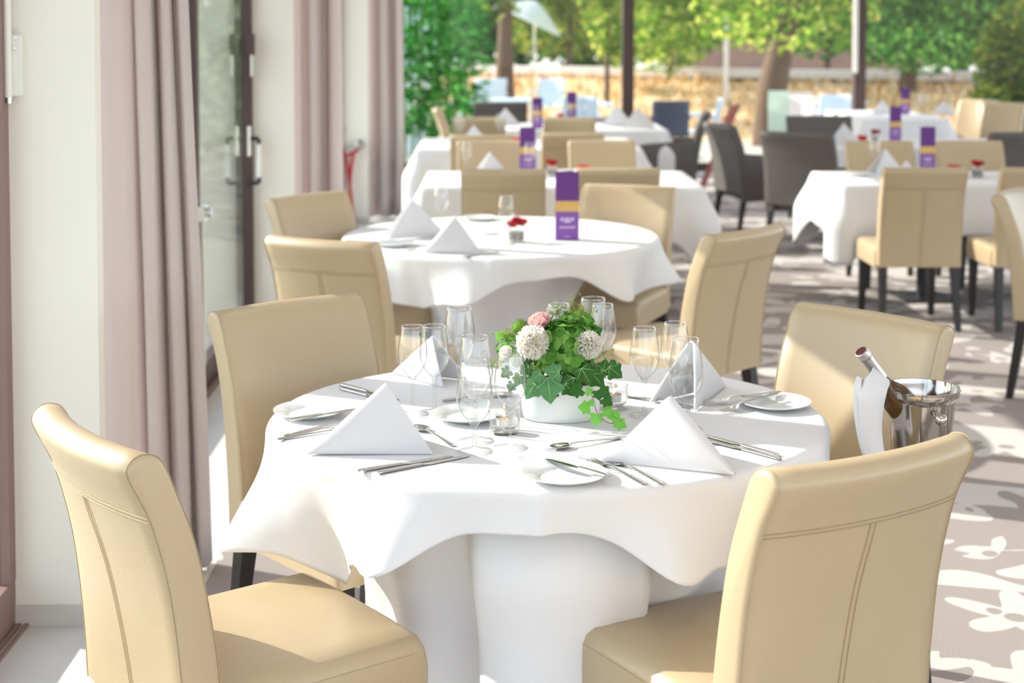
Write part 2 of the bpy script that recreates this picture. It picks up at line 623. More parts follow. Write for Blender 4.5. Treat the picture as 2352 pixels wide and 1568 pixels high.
def make_chair():
    W = 0.46
    root = empty('dining_chair')
    bk = loft(back_rings(W, BACK_PROFILE)).build('backrest', M['leather'], root, angle=50)
    # stitched seams along the rear face, the top roll and the side borders
    sm = MB()
    def rear(u, z, off=0.0012):
        # rear face point at height z
        pr = BACK_PROFILE[:20]
        for a, b in zip(pr, pr[1:]):
            if a.y <= z <= b.y:
                t = (z - a.y) / max(1e-6, b.y - a.y)
                y = a.x + (b.x - a.x) * t
                break
        else:
            y = pr[-1].x
        k = min(1, max(0, (z - 0.40) / 0.35))
        return Vector((u * W / 2, y + bow(u) * k - off, z))
    us = [-0.965 + 1.93 * k / 14 for k in range(15)]
    for z in (0.792, 0.80):
        sm.tube([rear(u, z) for u in us], 0.0008, 5)
        sm.build('stitching', M['seam'], bk)
        sm = MB()
    for x in (-0.006, 0.006):
        sm.tube([rear(x / (W / 2), 0.36 + 0.43 * k / 10) for k in range(11)], 0.0008, 5)
        sm.build('stitching', M['seam'], bk)
        sm = MB()
    m = len(BACK_PROFILE)
    for s in (-1, 1):
        ring = []
        for i, p in enumerate(BACK_PROFILE):
            k = min(1, max(0, (p.y - 0.40) / 0.35))
            t = BACK_PROFILE[(i + 1) % m] - BACK_PROFILE[i - 1]
            n = Vector((t.y, -t.x, 0)).normalized()
            q = p - n * 0.0003
            ring.append(Vector((s * 0.975 * W / 2, q.x + bow(0.97) * k, q.y)))
        sm.tube(ring, 0.0009, 5)
        sm.build('stitching', M['seam'], bk)
        sm = MB()
    st = seat_mesh(W + 0.01, -0.215, 0.235, 0.345, 0.465).build('seat', M['leather'], root, angle=50)
    s2 = MB()
    for s in (-1, 1):
        x = s * (W / 2 + 0.0046)
        pts = [Vector((x, -0.20 + 0.40 * k / 8, 0.4305 + 0.002 * sin(PI * k / 8))) for k in range(9)]
        s2 = MB().tube(pts, 0.0009, 5)
        s2.build('stitching', M['seam'], st)
    for sx in (-1, 1):
        leg_mesh(sx * 0.198, -0.235, 0.36, sx * 0.012, -0.055).build('leg', M['black_wood'], root)
        leg_mesh(sx * 0.198, 0.195, 0.36, sx * 0.006, 0.01).build('leg', M['black_wood'], root)
    return root


chair_p = Proto(make_chair)


def chair(a, b, face, label, group, z=0.905):
    """a, b: pixels of the two ends of the back's top edge; face: the way it faces on the floor plan"""
    p = (at(*a, z) + at(*b, z)) / 2
    d = Vector((face[0], face[1], 0)).normalized()
    o = p + d * 0.355
    return chair_p.put((o.x, o.y, 0), math.atan2(d.y, d.x) - PI / 2, label, 'chair', group)


def make_armchair():
    W = 0.58
    root = empty('upholstered_armchair')
    loft(back_rings(W, BACK_PROFILE)).build('backrest', M['grey_weave'], root, angle=50)
    seat_mesh(W - 0.13, -0.215, 0.26, 0.30, 0.45).build('seat', M['grey_weave'], root, angle=50)
    for s in (-1, 1):
        secs = []
        for y, zt in ((-0.26, 0.66), (-0.2, 0.655), (0.0, 0.64), (0.2, 0.625), (0.262, 0.615), (0.272, 0.605)):
            i = 0.006 if y in (-0.26, 0.272) else 0
            x0, x1 = s * (W / 2 - 0.07) , s * (W / 2 + 0.004)
            sg = 1 if x1 > x0 else -1
            secs.append([Vector((x0 + sg * i, y, 0.30)), Vector((x1 - sg * i, y, 0.30)), Vector((x1 - sg * i, y, zt - 0.02)), Vector((x1 - sg * (0.012 + i), y, zt - 0.003)),
                         Vector(((x0 + x1) / 2, y, zt)), Vector((x0 + sg * (0.012 + i), y, zt - 0.003)), Vector((x0 + sg * i, y, zt - 0.02))])
        loft(secs).build('armrest', M['grey_weave'], root, angle=50)
    for sx in (-1, 1):
        leg_mesh(sx * 0.25, -0.235, 0.32, sx * 0.01, -0.05, 0.042, 0.026).build('leg', M['black_wood'], root)
        leg_mesh(sx * 0.25, 0.22, 0.32, sx * 0.004, 0.005, 0.042, 0.026).build('leg', M['black_wood'], root)
    return root


arm_p = Proto(make_armchair)

# ---------------------------------------------------------------- tables
def sst(a, b, x):
    t = min(1, max(0, (x - a) / (b - a)))
    return t * t * (3 - 2 * t)


def round_cloth(cx, cy, R, a, corner, z0, seed, zmin=0.48, fold=0.03, name='tablecloth', ys=1.0):
    """square cloth over a round top: flat disc, soft edge, hem that hangs lowest at the four corners"""
    n = 288
    rows = []
    for r in (0.0005, 0.12, 0.25, 0.38, 0.5, R - 0.07, R - 0.045, R - 0.028):
        rows.append([Vector((cx + r * cos(2 * PI * i / n), cy + r * sin(2 * PI * i / n), z0 + 0.0006 * noise.noise(Vector((r * 9 * cos(2 * PI * i / n), r * 9 * sin(2 * PI * i / n), seed))))) for i in range(n)])
    K = 22
    for k in range(K + 1):
        t = k / K
        row = []
        for i in range(n):
            th = 2 * PI * i / n
            q = (math.degrees(th) - corner) % 90
            psi = min(q, 90 - q)                       # degrees from the nearest corner
            ext = a / cos(math.radians(45 - psi))
            drop = ext - R
            cap = 0.245 + 0.24 * math.exp(-((math.degrees(th) - 200) / 20) ** 2)
            drop = cap * math.tanh(drop / cap)
            # two pleats either side of each corner carry the extra cloth
            sgn = 1 if q < 45 else -1
            rid = math.exp(-((psi - 20) / 7.0) ** 2)
            val = math.exp(-(psi / 9) ** 2)
            drop += (0.085 * math.exp(-((math.degrees(th) - 193) / 10) ** 2) if zmin and ys < 1 else 0)
            drop += 0.035 * rid + 0.02 * noise.noise(Vector((cos(th) * 3, sin(th) * 3, seed + 4)))
            s = t * drop
            # arc over the edge, then down
            er = 0.02
            if s < er * 1.57:
                rr, zz = er * sin(s / er), er * (1 - cos(s / er))
            else:
                rr, zz = er, er + (s - er * 1.57)
            hang = sst(0, 0.28, s)
            out = 0.11 * hang * rid - 0.075 * hang * val + 0.012 * hang - 0.03 * hang * math.exp(-((psi - 35) / 6) ** 2)
            out += fold * hang * noise.noise(Vector((cos(th) * 4.2, sin(th) * 4.2, seed)))
            out += 0.018 * sst(0.0, 0.06, s) * noise.noise(Vector((cos(th) * 2.5, sin(th) * 2.5, seed + 9)))
            out += 0.014 * hang * noise.noise(Vector((cos(th) * 11, sin(th) * 11, seed + 20))) + 0.012 * sst(0, 0.05, s) * math.exp(-((math.degrees(th) - 267) / 1.6) ** 2)
            tw = 0.05 * hang * (rid * sgn)
            rr += R - 0.012 - 0.008 + out
            z = z0 - zz
            if zmin and z < zmin - 0.1:
                rr += (zmin - z) * 0.55
                z = zmin + 0.004 * noise.noise(Vector((cos(th) * 20, sin(th) * 20, s * 20)))
            row.append(Vector((cx + rr * cos(th + tw * 0.4), cy + rr * sin(th + tw * 0.4), z)))
        rows.append(row)
    for row in rows:
        for q in row:
            q.y = cy + (q.y - cy) * ys
    mb = MB().grid(rows, closed=True)
    o = mb.build(name, M['cloth'], smooth=True, angle=180)
    mod(o, 'SOLIDIFY', thickness=0.0015, offset=1)
    return o


def round_skirt(cx, cy, seed, ztop, r_top, r_bot, lobe=None):
    n = 240
    rows = []
    for k in range(26):
        t = k / 25
        z = ztop * (1 - t) + 0.004 * t
        row = []
        for i in range(n):
            th = 2 * PI * i / n
            r = r_top + (r_bot - r_top) * sst(0, 0.5, t)
            r *= 1 - 0.42 * sst(-0.35, 0.35, sin(th))
            f = 0.022 * sin(th * 11 + seed + 1.3 * sin(th * 2)) + 0.03 * noise.noise(Vector((cos(th) * 3.1, sin(th) * 3.1, seed)))
            r += f * sst(0, 0.6, t)
            if lobe:
                d = (th - lobe[0] + PI) % (2 * PI) - PI
                r += lobe[2] * (sst(-lobe[1] - 0.05, -lobe[1] + 0.05, d) * (1 - sst(lobe[1] - 0.05, lobe[1] + 0.05, d))) * sst(0, 0.3, t)
            r += 0.012 * sst(0.8, 1, t)
            row.append(Vector((cx + r * cos(th), cy + r * sin(th), z)))
        rows.append(row)
    o = MB().grid(rows, closed=True).build('underlay_tablecloth', M['cloth'], angle=180)
    mod(o, 'SOLIDIFY', thickness=0.0015, offset=1)
    return o


def rect_cloth(x0, y0, x1, y1, drop, corner_drop, seed, z0=0.75, fold=0.02):
    """cloth over a rectangular top with hanging sides and pointed corner folds"""
    per = []
    r = 0.02
    nx, ny = max(6, int((x1 - x0) / 0.035)), max(6, int((y1 - y0) / 0.035))
    for (ax, ay, bx, by, n, nn) in ((x0, y0, x1, y0, nx, (0, -1)), (x1, y0, x1, y1, ny, (1, 0)), (x1, y1, x0, y1, nx, (0, 1)), (x0, y1, x0, y0, ny, (-1, 0))):
        L = math.hypot(bx - ax, by - ay)
        for k in range(n):
            t = (k + 0.5) / n
            x, y = ax + (bx - ax) * t, ay + (by - ay) * t
            d = min(t, 1 - t) * L
            per.append((x, y, nn, d))
        per.append((bx, by, None, 0.0))
    P = []
    for i, (x, y, nn, d) in enumerate(per):
        if nn is None:
            a, b = per[i - 1][2], per[(i + 1) % len(per)][2]
            v = Vector((a[0] + b[0], a[1] + b[1])).normalized()
        else:
            v = Vector(nn)
        P.append((x, y, v, d))
    cx, cy = (x0 + x1) / 2, (y0 + y1) / 2
    rows = [[Vector((cx + (x - cx) * k, cy + (y - cy) * k, z0)) for x, y, v, d in P] for k in (0.001, 0.5, 0.93)]
    K = 14
    for k in range(K + 1):
        t = k / K
        row = []
        for i, (x, y, v, d) in enumerate(P):
            w = math.exp(-(d / 0.10) ** 2)
            dr = drop + (corner_drop - drop) * w + 0.02 * noise.noise(Vector((x * 3, y * 3, seed)))
            s = t * dr
            er = 0.012
            if s < er * 1.57:
                rr, zz = er * sin(s / er), er * (1 - cos(s / er))
            else:
                rr, zz = er, er + s - er * 1.57
            h = sst(0, 0.25, s)
            rr += h * (0.03 + 0.07 * w + fold * noise.noise(Vector((x * 5, y * 5, seed + 3))))
            row.append(Vector((x + v.x * rr, y + v.y * rr, z0 - zz)))
        rows.append(row)
    o = MB().grid(rows, closed=True).build('tablecloth', M['cloth'], angle=180)
    mod(o, 'SOLIDIFY', thickness=0.0015, offset=1)
    return o


def pedestal_table(x0, y0, x1, y1, legs_x, label, group):
    """rectangular top on black columns with flat base plates"""
    cx, cy = (x0 + x1) / 2, (y0 + y1) / 2
    t = empty('dining_table', (cx, cy, 0), 0, label, 'table', group)
    MB().box(x0 - cx + 0.015, y0 - cy + 0.015, 0.715, x1 - cx - 0.015, y1 - cy - 0.015, 0.744).build('tabletop', M['black_wood'], t)
    for lx in legs_x:
        x = lx - cx
        b = MB().lathe([(0.036, 0.015), (0.036, 0.70), (0.12, 0.704), (0.12, 0.715)], 20, (x, 0, 0))
        b.build('column', M['dark_metal'], t)
        MB().box(x - 0.15, -0.17, 0, x + 0.15, 0.17, 0.015).build('base_plate', M['dark_metal'], t)
    return t


def round_table(cx, cy, R, label):
    t = empty('round_table', (cx, cy, 0), 0, label, 'table')
    MB().lathe([(0.001, 0.715), (0.235, 0.715), (0.24, 0.722), (0.24, 0.738), (0.235, 0.744), (0.001, 0.744)], 64).build('tabletop', M['black_wood'], t)
    MB().lathe([(0.001, 0.0), (0.2, 0.0), (0.2, 0.015), (0.045, 0.03), (0.045, 0.70), (0.15, 0.715)], 24).build('column', M['dark_metal'], t)
    return t


# ---------------------------------------------------------------- tableware
def make_glass(h, rb, rr, foot, stem_f, name='wine_glass', body=0.45):
    """stemmed glass: foot, stem and a tulip bowl of height (1 - stem_f) h"""
    def mk():
        root = empty(name)
        zs = h * stem_f
        MB().lathe([(foot * 0.985, 0.0), (foot, 0.0012), (foot * 0.97, 0.0022), (foot * 0.5, 0.0040), (0.0055, 0.0075)], 40).build('foot', M['glass_foot'], root, angle=60)
        MB().lathe([(0.0055, 0.0075), (0.0042, 0.018), (0.0036, zs * 0.5), (0.0042, zs * 0.82), (0.0075, zs - 0.002), (0.012, zs + 0.0035)], 16).build('stem', M['glass_stem'], root)
        hb = h - zs
        prof = []
        for k in range(19):
            t = k / 18
            if t < body:
                u = t / body
                r = 0.006 + (rb - 0.006) * sin(u * PI / 2) ** 0.72
            else:
                u = (t - body) / (1 - body)
                r = rb + (rr - rb) * (u * u * (1.6 - 0.6 * u))
            prof.append((r, zs + hb * t))
        th = 0.0011
        prof += [(rr - th * 0.5, h + 0.0006), (rr - th, h)]
        MB().lathe(prof, 48).build('bowl', M['glass'], root, angle=80)
        MB().lathe([(rr - 0.0004 + 0.0010 * cos(a), h + 0.0010 * sin(a)) for a in [2 * PI * k / 8 for k in range(9)]], 48).build('rim', M['glass_rim'], root)
        return root
    return Proto(mk)


glass_big = make_glass(0.228, 0.0385, 0.029, 0.039, 0.40)
glass_white = make_glass(0.205, 0.0345, 0.0255, 0.036, 0.42)
glass_water = make_glass(0.192, 0.0385, 0.0285, 0.037, 0.30, 'water_goblet', 0.42)


def make_napkin(L=0.105, hh=0.142, wide=0.105, half=0.07, soft=0.012):
    """stiff napkin folded to a tent: a rounded spine falls from the peak, two wings spread below it"""
    def mk():
        A = Vector((0.0, 0, hh))
        B = Vector((-L, 0, 0.004))
        rows = []
        K = 18
        S0 = 0.17
        ss = [-1, -0.85, -0.7, -0.55, -0.42, -0.3, -0.22] + [('a', k / 10) for k in range(11)] + [0.22, 0.3, 0.42, 0.55, 0.7, 0.85, 1]
        for k in range(K + 1):
            t = k / K
            sp = A.lerp(B, t)

            def flank(v):
                e = B.lerp(Vector((wide, (1 if v > 0 else -1) * half, 0.003)), (1 - t))
                p = sp.lerp(e, abs(v))
                bul = 0.010 * sin(PI * abs(v)) * sin(PI * min(1, t * 0.9 + 0.05))
                return p + Vector((0, 1 if v > 0 else -1, 0.25)) * bul
            row = []
            for v in ss:
                if isinstance(v, tuple):
                    u = v[1]
                    row.append(flank(-S0) * (1 - u) ** 2 + sp * 2 * u * (1 - u) + flank(S0) * u * u)
                else:
                    row.append(flank(v))
            rows.append(row)
        o = MB().grid(rows).build('folded_napkin', M['napkin'], angle=180)
        mod(o, 'SOLIDIFY', thickness=0.0045, offset=-0.2)
        b = mod(o, 'BEVEL', width=0.0015, segments=2)
        return o
    return Proto(mk)


napkin_p = make_napkin()


def make_plate(r=0.084):
    def mk():
        pr = [(0.0005, 0.004), (r * 0.52, 0.004), (r * 0.60, 0.0045), (r * 0.655, 0.0075), (r * 0.70, 0.0105), (r * 0.97, 0.0155), (r, 0.0165), (r * 1.005, 0.0152),
              (r * 0.97, 0.0128), (r * 0.68, 0.007), (r * 0.60, 0.001), (r * 0.56, 0.0), (0.0005, 0.0008)]
        return MB().lathe(pr, 72).build('side_plate', M['china'], angle=60)
    return Proto(mk)


plate_p = make_plate()


def flat_loft(st, nseg=10):
    """st: (x, half width, z, half thickness) along x"""
    rings = []
    for x, w, z, t in st:
        rings.append([Vector((x, w * cos(2 * PI * i / nseg), z + t * sin(2 * PI * i / nseg))) for i in range(nseg)])
    return loft(rings)


def make_knife(L=0.22):
    def mk():
        root = empty('table_knife')
        hl = L * 0.46
        flat_loft([(0, 0.004, 0.0035, 0.0025), (0.002, 0.0062, 0.0035, 0.0032), (0.01, 0.0066, 0.0036, 0.0034), (hl * 0.8, 0.0050, 0.0036, 0.0032), (hl, 0.0048, 0.0034, 0.003)]).build('handle', M['steel'], root)
        flat_loft([(hl, 0.0046, 0.0034, 0.0028), (hl + 0.008, 0.0062, 0.003, 0.0012), (hl + 0.02, 0.0085, 0.0026, 0.0009), (L * 0.8, 0.0088, 0.0024, 0.0008), (L * 0.93, 0.0072, 0.0022, 0.0007), (L * 0.985, 0.004, 0.002, 0.0006), (L, 0.001, 0.002, 0.0005)]).build('blade', M['steel'], root)
        return root
    return Proto(mk)


def make_fork(L=0.20):
    def mk():
        root = empty('table_fork')
        flat_loft([(0, 0.005, 0.003, 0.0016), (0.004, 0.0078, 0.003, 0.0019), (0.02, 0.0074, 0.0036, 0.0018), (L * 0.34, 0.0048, 0.0062, 0.0017), (L * 0.56, 0.0032, 0.0085, 0.0017), (L * 0.66, 0.0036, 0.0075, 0.0016), (L * 0.705, 0.009, 0.0045, 0.0012), (L * 0.76, 0.0118, 0.0026, 0.001), (L * 0.785, 0.0118, 0.0024, 0.001)]).build('handle', M['steel'], root)
        for k in range(4):
            y = (k - 1.5) * 0.0068
            mb = flat_loft([(L * 0.775, 0.0021, 0.0024, 0.0009), (L * 0.88, 0.0018, 0.0022, 0.0009), (L * 0.96, 0.0015, 0.0036, 0.0008), (L, 0.0008, 0.0058, 0.0005)], 6)
            mb.v = [(p[0], p[1] + y, p[2]) for p in mb.v]
            mb.build('tine', M['steel'], root)
        return root
    return Proto(mk)


def make_spoon(L=0.18):
    def mk():
        root = empty('dessert_spoon')
        flat_loft([(0, 0.004, 0.003, 0.0014), (0.004, 0.0065, 0.003, 0.0017), (0.02, 0.0062, 0.0036, 0.0016), (L * 0.34, 0.0042, 0.0062, 0.0015), (L * 0.6, 0.0028, 0.0085, 0.0015), (L * 0.70, 0.003, 0.0078, 0.0014), (L * 0.73, 0.0045, 0.0072, 0.0012)]).build('handle', M['steel'], root)
        rows = []
        for k in range(7):
            q = k / 6
            row = []
            for i in range(24):
                a = 2 * PI * i / 24
                x = L * 0.86 + L * 0.145 * q * cos(a)
                y = 0.0175 * q * sin(a) * (1 - 0.12 * cos(a))
                row.append(Vector((x, y, 0.001 + 0.0065 * q * q)))
            rows.append(row)
        o = MB().grid(rows, closed=True).build('bowl', M['steel'], root, angle=180)
        mod(o, 'SOLIDIFY', thickness=0.001)
        return root
    return Proto(mk)


knife_p, fork_p, spoon_p = make_knife(), make_fork(), make_spoon()
butter_p = make_knife(0.175)


def cutlery(p, px0, px1, label, cat, group, z=0.7515, dz=0.0):
    """px0: pixel of the handle end, px1: pixel of the tip, on the cloth (dz lifts the tip end)"""
    a, b = at(*px0, z), at(*px1, z)
    d = b - a
    o = p.put(a, math.atan2(d.y, d.x), label, cat, group)
    o.rotation_euler = (0, -dz, math.atan2(d.y, d.x))
    return o


def make_candle_holder(r=0.0345, h=0.058):
    def mk():
        return MB().lathe([(0.0005, 0.0), (r * 0.90, 0.0), (r * 0.96, 0.003), (r, 0.012), (r * 1.03, h * 0.6), (r * 0.99, h), (r * 0.95, h), (r * 0.985, h * 0.6), (r * 0.93, 0.017), (r * 0.8, 0.013), (0.0005, 0.012)], 40).build('candle_holder', M['glass_solid'], angle=60)
    return Proto(mk)


def make_tealight():
    def mk():
        root = empty('tealight')
        r = 0.0195
        MB().lathe([(0.0005, 0), (r, 0), (r, 0.016), (r * 0.96, 0.0165), (r * 0.95, 0.013)], 28).build('cup', M['silver'], root)
        MB().lathe([(r * 0.95, 0.012), (r * 0.6, 0.0125), (0.0005, 0.012)], 28).build('wax', M['wax'], root)
        MB().tube([(0, 0, 0.012), (0.0003, 0, 0.018)], 0.0007, 6).build('wick', M['wick'], root)
        MB().lathe([(0.0002, 0.016), (0.0022, 0.019), (0.0026, 0.0215), (0.0016, 0.027), (0.0002, 0.032)], 12).build('flame', M['flame'], root)
        return root
    return Proto(mk)


holder_p, tealight_p = make_candle_holder(), make_tealight()

# ---------------------------------------------------------------- the room
FX = -1.323          # inner face of the glazed side
BY = 18.0            # back window wall
struct('floor', MB().box(-0.86, -4, -0.05, 9.0, BY + 0.1, 0.0), M['carpet'])
struct('floor', MB().box(-1.6, -4, -0.05, -0.86, BY + 0.1, 0.0), M['stone'])
struct('ground', MB().box(-60, -20, -0.2, 80, 120, -0.06), M['terrace'])
struct('ceiling', MB().box(-1.6, -4, 3.1, 9.0, BY + 0.3, 3.3), mat('ceiling_paint', srgb(244, 242, 238), 0.9, var=0.01))
PIERS = [4.10, 8.13, 12.95]
for k, y in enumerate(PIERS):
    struct('wall_left', MB().box(FX, y, 0.0, FX + 0.238, y + 0.06, 3.1), M['pier'], smooth=False)
    struct('baseboard_left', MB().box(FX - 0.0, y - 0.006, 0.0, FX + 0.242, y - 0.0005, 0.058), M['skirting'], smooth=False)


def bay(n, y0, y1, stiles, m_frame, pale_end=False):
    """one glazed bay of the side: rails, stiles and the pane"""
    root = tag(empty('door_%d' % n, (FX, y0, 0)), 'glazed side door %d' % n, None, None, 'structure')
    del root['label']
    L = y1 - y0
    fr = MB()
    fr.box(-0.05, 0, 0.0, 0.0, L, 0.13)
    fr.box(-0.05, 0, 2.9, 0.0, L, 3.1)
    for s in stiles:
        fr.box(-0.05, s - y0, 0.13, 0.0, s - y0 + 0.06, 2.9)
    fr.box(-0.05, 0, 0.13, 0.0, 0.05, 2.9)
    fr.box(-0.03, L - 0.05, 0.13, 0.022 if n > 1 else 0.002, L, 2.9)
    fr.build('frame', m_frame, root, smooth=False)
    MB().box(-0.030, 0.05, 0.13, -0.022, L - 0.05, 2.9).build('pane', M['pane'], root, smooth=False)
    for k in range(2):
        MB().box(0.004 + 0.022 * k, 0, 0.0, 0.016 + 0.022 * k, L, 0.008).build('floor_track', M['frame_pale'], root, smooth=False)
    return root


d0 = bay(1, -3.9, 4.10, [-0.2], M['frame_pale'])
d1 = bay(2, 4.165, 8.13, [6.70], M['frame'])
MB().box(-0.075, 0.06, 2.10, -0.06, 3.9, 3.05).build('sun_blocker', M['curtain'], d1, smooth=False)  # unseen panel added outside the pane to cut off the high sun
d2 = bay(3, 8.195, 12.95, [10.5], M['frame'])
d3 = bay(4, 13.015, BY, [15.6], M['frame'])


def loc(o, p):
    return Vector(p) - o.location


# hinge on the first pier: long barrel above, plate with two screws
hp = MB()
y = 4.10 - 0.012
zt, zb = pos(30, 80, y).z, pos(30, 220, y).z
MB().box(*loc(d0, (pos(27, 0, y).x, y - 0.004, zb)), *loc(d0, (pos(49, 0, y).x, 4.099, zt))).build('hinge', M['white_metal'], d0, smooth=False)
hg = d0.children[-1]
a = loc(d0, (pos(18, 0, y).x, y - 0.008, 0))
MB().tube([a + Vector((0, 0, zb - 0.004)), a + Vector((0, 0, 2.9))], 0.011, 14).build('hinge_barrel', M['white_metal'], d0)
MB().tube([a + Vector((0.002, 0, zb - 0.02)), a + Vector((0.002, 0, zb - 0.004))], 0.008, 12).build('hinge_pin', M['silver'], d0)
for q in ((37, 88), (34, 111)):
    p = loc(d0, pos(*q, y - 0.0045))
    m4 = Matrix.Translation(p) @ Matrix.Rotation(PI / 2, 4, 'X')
    sc = MB().lathe([(0.0002, 0.0022), (0.004, 0.0016), (0.0052, 0.0)], 14, mtx=m4)
    sc.box(-0.004, -0.0006, 0.0015, 0.004, 0.0006, 0.0026, m4)
    sc.build('screw', M['silver'], hg if False else d0)

# pull handle, lock plate and hinge of the second door, next to the second pier
y = 8.06
zt, zb = pos(600, 318, y).z, pos(600, 420, y).z
hx = 0.062
h = MB()
h.tube([loc(d1, (FX + hx, y, zt - 0.03)), loc(d1, (FX + hx, y, zb + 0.03))], 0.013, 16)
hd = h.build('handle', M['white_metal'], d1)
for z in (zt, zb):
    s = 1 if z == zt else -1
    MB().tube([loc(d1, (FX + 0.002, y, z)), loc(d1, (FX + hx - 0.008, y, z)), loc(d1, (FX + hx, y, z - s * 0.008)), loc(d1, (FX + hx, y, z - s * 0.035))], 0.012, 12).build('handle_standoff', M['dark_metal'], hd)
MB().box(*loc(d1, (FX + 0.004, y - 0.02, pos(580, 358, y).z)), *loc(d1, (FX + 0.02, y + 0.02, pos(580, 290, y).z))).build('lock_plate', M['white_metal'], d1, smooth=False)
MB().box(*loc(d1, (FX + 0.003, y - 0.03, pos(580, 126, y).z)), *loc(d1, (FX + 0.042, y + 0.03, pos(580, 78, y).z))).build('hinge', M['frame'], d1, smooth=False)
MB().box(*loc(d1, (FX + 0.024, y - 0.02, pos(580, 175, y).z)), *loc(d1, (FX + 0.036, y + 0.01, pos(580, 126, y).z))).build('hinge_arm', M['silver'], d1, smooth=False)
# floor bolt with its lock case lower on the middle stile
y = 6.74
MB().box(*loc(d1, (FX + 0.001, y - 0.05, 0.80)), *loc(d1, (FX + 0.03, y + 0.05, 0.865))).build('lock_case', M['silver'], d1, smooth=False)
MB().tube([loc(d1, (FX + 0.03, y, 0.835)), loc(d1, (FX + 0.055, y, 0.835))], 0.022, 18).build('thumb_turn', M['silver'], d1)
MB().tube([loc(d1, (FX + 0.015, y, 0.80)), loc(d1, (FX + 0.015, y, 0.14))], 0.007, 10).build('bolt_rod', M['white_metal'], d1)


# window wall at the back
MX = [pos(p, 250, BY).x for p in (912, 1442, 1972)]
MX.append(2 * MX[2] - MX[1])
MX.append(2 * MX[3] - MX[2])
for k, x in enumerate(MX[:4]):
    struct('trim_%d' % (k + 1), MB().box(x - 0.068, BY - 0.07, 0.0, x + 0.068, BY + 0.1, 3.1), M['frame'], smooth=False)
edges = [FX] + MX
for k in range(len(edges) - 1):
    x0, x1 = edges[k] + 0.068, edges[k + 1] - 0.068
    w = tag(empty('window_%d' % (k + 1), ((x0 + x1) / 2, BY, 0)), kind='structure')
    hw = (x1 - x0) / 2
    fr = MB().box(-hw, -0.03, 0.0, hw, 0.05, 0.10).box(-hw, -0.03, 3.0, hw, 0.05, 3.1)
    fr.build('window_frame', M['frame'], w, smooth=False)
    MB().box(-hw, 0.01, 0.10, hw, 0.018, 3.0).build('pane', M['pane_back'], w, smooth=False)
# pale pole hanging on the third mullion
pm = pos(1969, 100, BY - 0.12)
tag(MB().tube([(pm.x - 0.02, pm.y, 2.9), (pm.x - 0.02, pm.y, pos(1969, 168, pm.y).z + 0.02), (pm.x - 0.02, pm.y, pos(1969, 168, pm.y).z)], [0.03, 0.03, 0.022], 16).build('window_pole', M['white_metal']),
    'pale pole hanging down against the dark window post', 'pole')


# ---------------------------------------------------------------- curtains
def curtain(path, seed, label, flare=0.03, z0=0.025, xs=1.0):
    base = smooth_curve([Vector((path[0][0] + (x - path[0][0]) * xs, y, 0)) for x, y in path], 10)
    n = len(base)
    rows = []
    for k in range(19):
        t = k / 18
        z = z0 + (3.0 - z0) * t
        row = []
        for i, p in enumerate(base):
            w = 0.006 * noise.noise(Vector((i * 0.13, z * 0.8, seed)))
            sc = 1 + flare * (1 - t)
            row.append(Vector((base[0].x + (p.x - base[0].x) * sc + w, p.y + w, z)))
        rows.append(row)
    o = MB().grid(rows).build('curtain', M['curtain'], angle=180)
    mod(o, 'SOLIDIFY', thickness=0.004)
    return tag(o, label, 'curtain', 'gathered curtains by the piers')


cy = 4.50
curtain([(-1.27, cy + 0.05), (-1.20, cy - 0.03), (-1.13, cy - 0.055), (-1.085, cy - 0.045), (-1.06, cy - 0.01), (-1.067, cy + 0.06), (-1.05, cy + 0.05), (-1.035, cy - 0.035),
         (-1.00, cy - 0.06), (-0.985, cy - 0.03), (-0.99, cy + 0.05), (-0.975, cy + 0.05), (-0.962, cy - 0.03), (-0.94, cy - 0.05), (-0.928, cy - 0.02), (-0.935, cy + 0.06),
         (-0.918, cy + 0.06), (-0.905, cy - 0.01), (-0.89, cy - 0.02), (-0.882, cy + 0.02), (-0.89, cy + 0.06), (-0.93, cy + 0.10), (-1.0, cy + 0.10)], 1,
        'mauve curtain hanging beside the off-white pier with the hinge', 0.29, xs=0.806)
cy = 8.45
curtain([(-1.27, cy + 0.05), (-1.16, cy - 0.04), (-1.09, cy), (-1.075, cy + 0.08), (-1.055, cy + 0.08), (-1.03, cy - 0.03), (-0.99, cy - 0.06), (-0.965, cy + 0.02), (-0.97, cy + 0.08), (-0.95, cy + 0.08),
         (-0.925, cy - 0.02), (-0.895, cy - 0.04), (-0.87, cy + 0.03), (-0.875, cy + 0.12), (-0.94, cy + 0.2)], 2,
        'mauve curtain gathered behind the pier with the pull handle', 0.02)
cy = 13.28
curtain([(-1.27, cy + 0.05), (-1.16, cy - 0.04), (-1.08, cy), (-1.06, cy + 0.1), (-1.03, cy + 0.08), (-0.99, cy - 0.04), (-0.94, cy - 0.05), (-0.92, cy + 0.06), (-0.90, cy + 0.08), (-0.87, cy - 0.03),
         (-0.84, cy - 0.04), (-0.815, cy + 0.05), (-0.82, cy + 0.14), (-0.9, cy + 0.2)], 3,
        'mauve curtain at the far end, next to the green bamboo', 0.03)

# ---------------------------------------------------------------- table with the flowers
T1 = Vector((0.125, 3.445, 0))
R1 = 0.645
round_table(T1.x, T1.y, R1, 'round table under white cloths carrying the flower bowl')
tag(round_cloth(T1.x, T1.y, R1, 0.745, -50, 0.75, 3.0, ys=0.90), 'white tablecloth draped over the round table with the flowers', 'tablecloth', 'white tablecloths')
tag(round_skirt(T1.x, T1.y, 0.6, 0.735, 0.50, 0.43, (-PI / 2 + 0.02, 0.37, 0.085)), 'floor-length white underlay cloth below the table with the flowers', 'tablecloth')

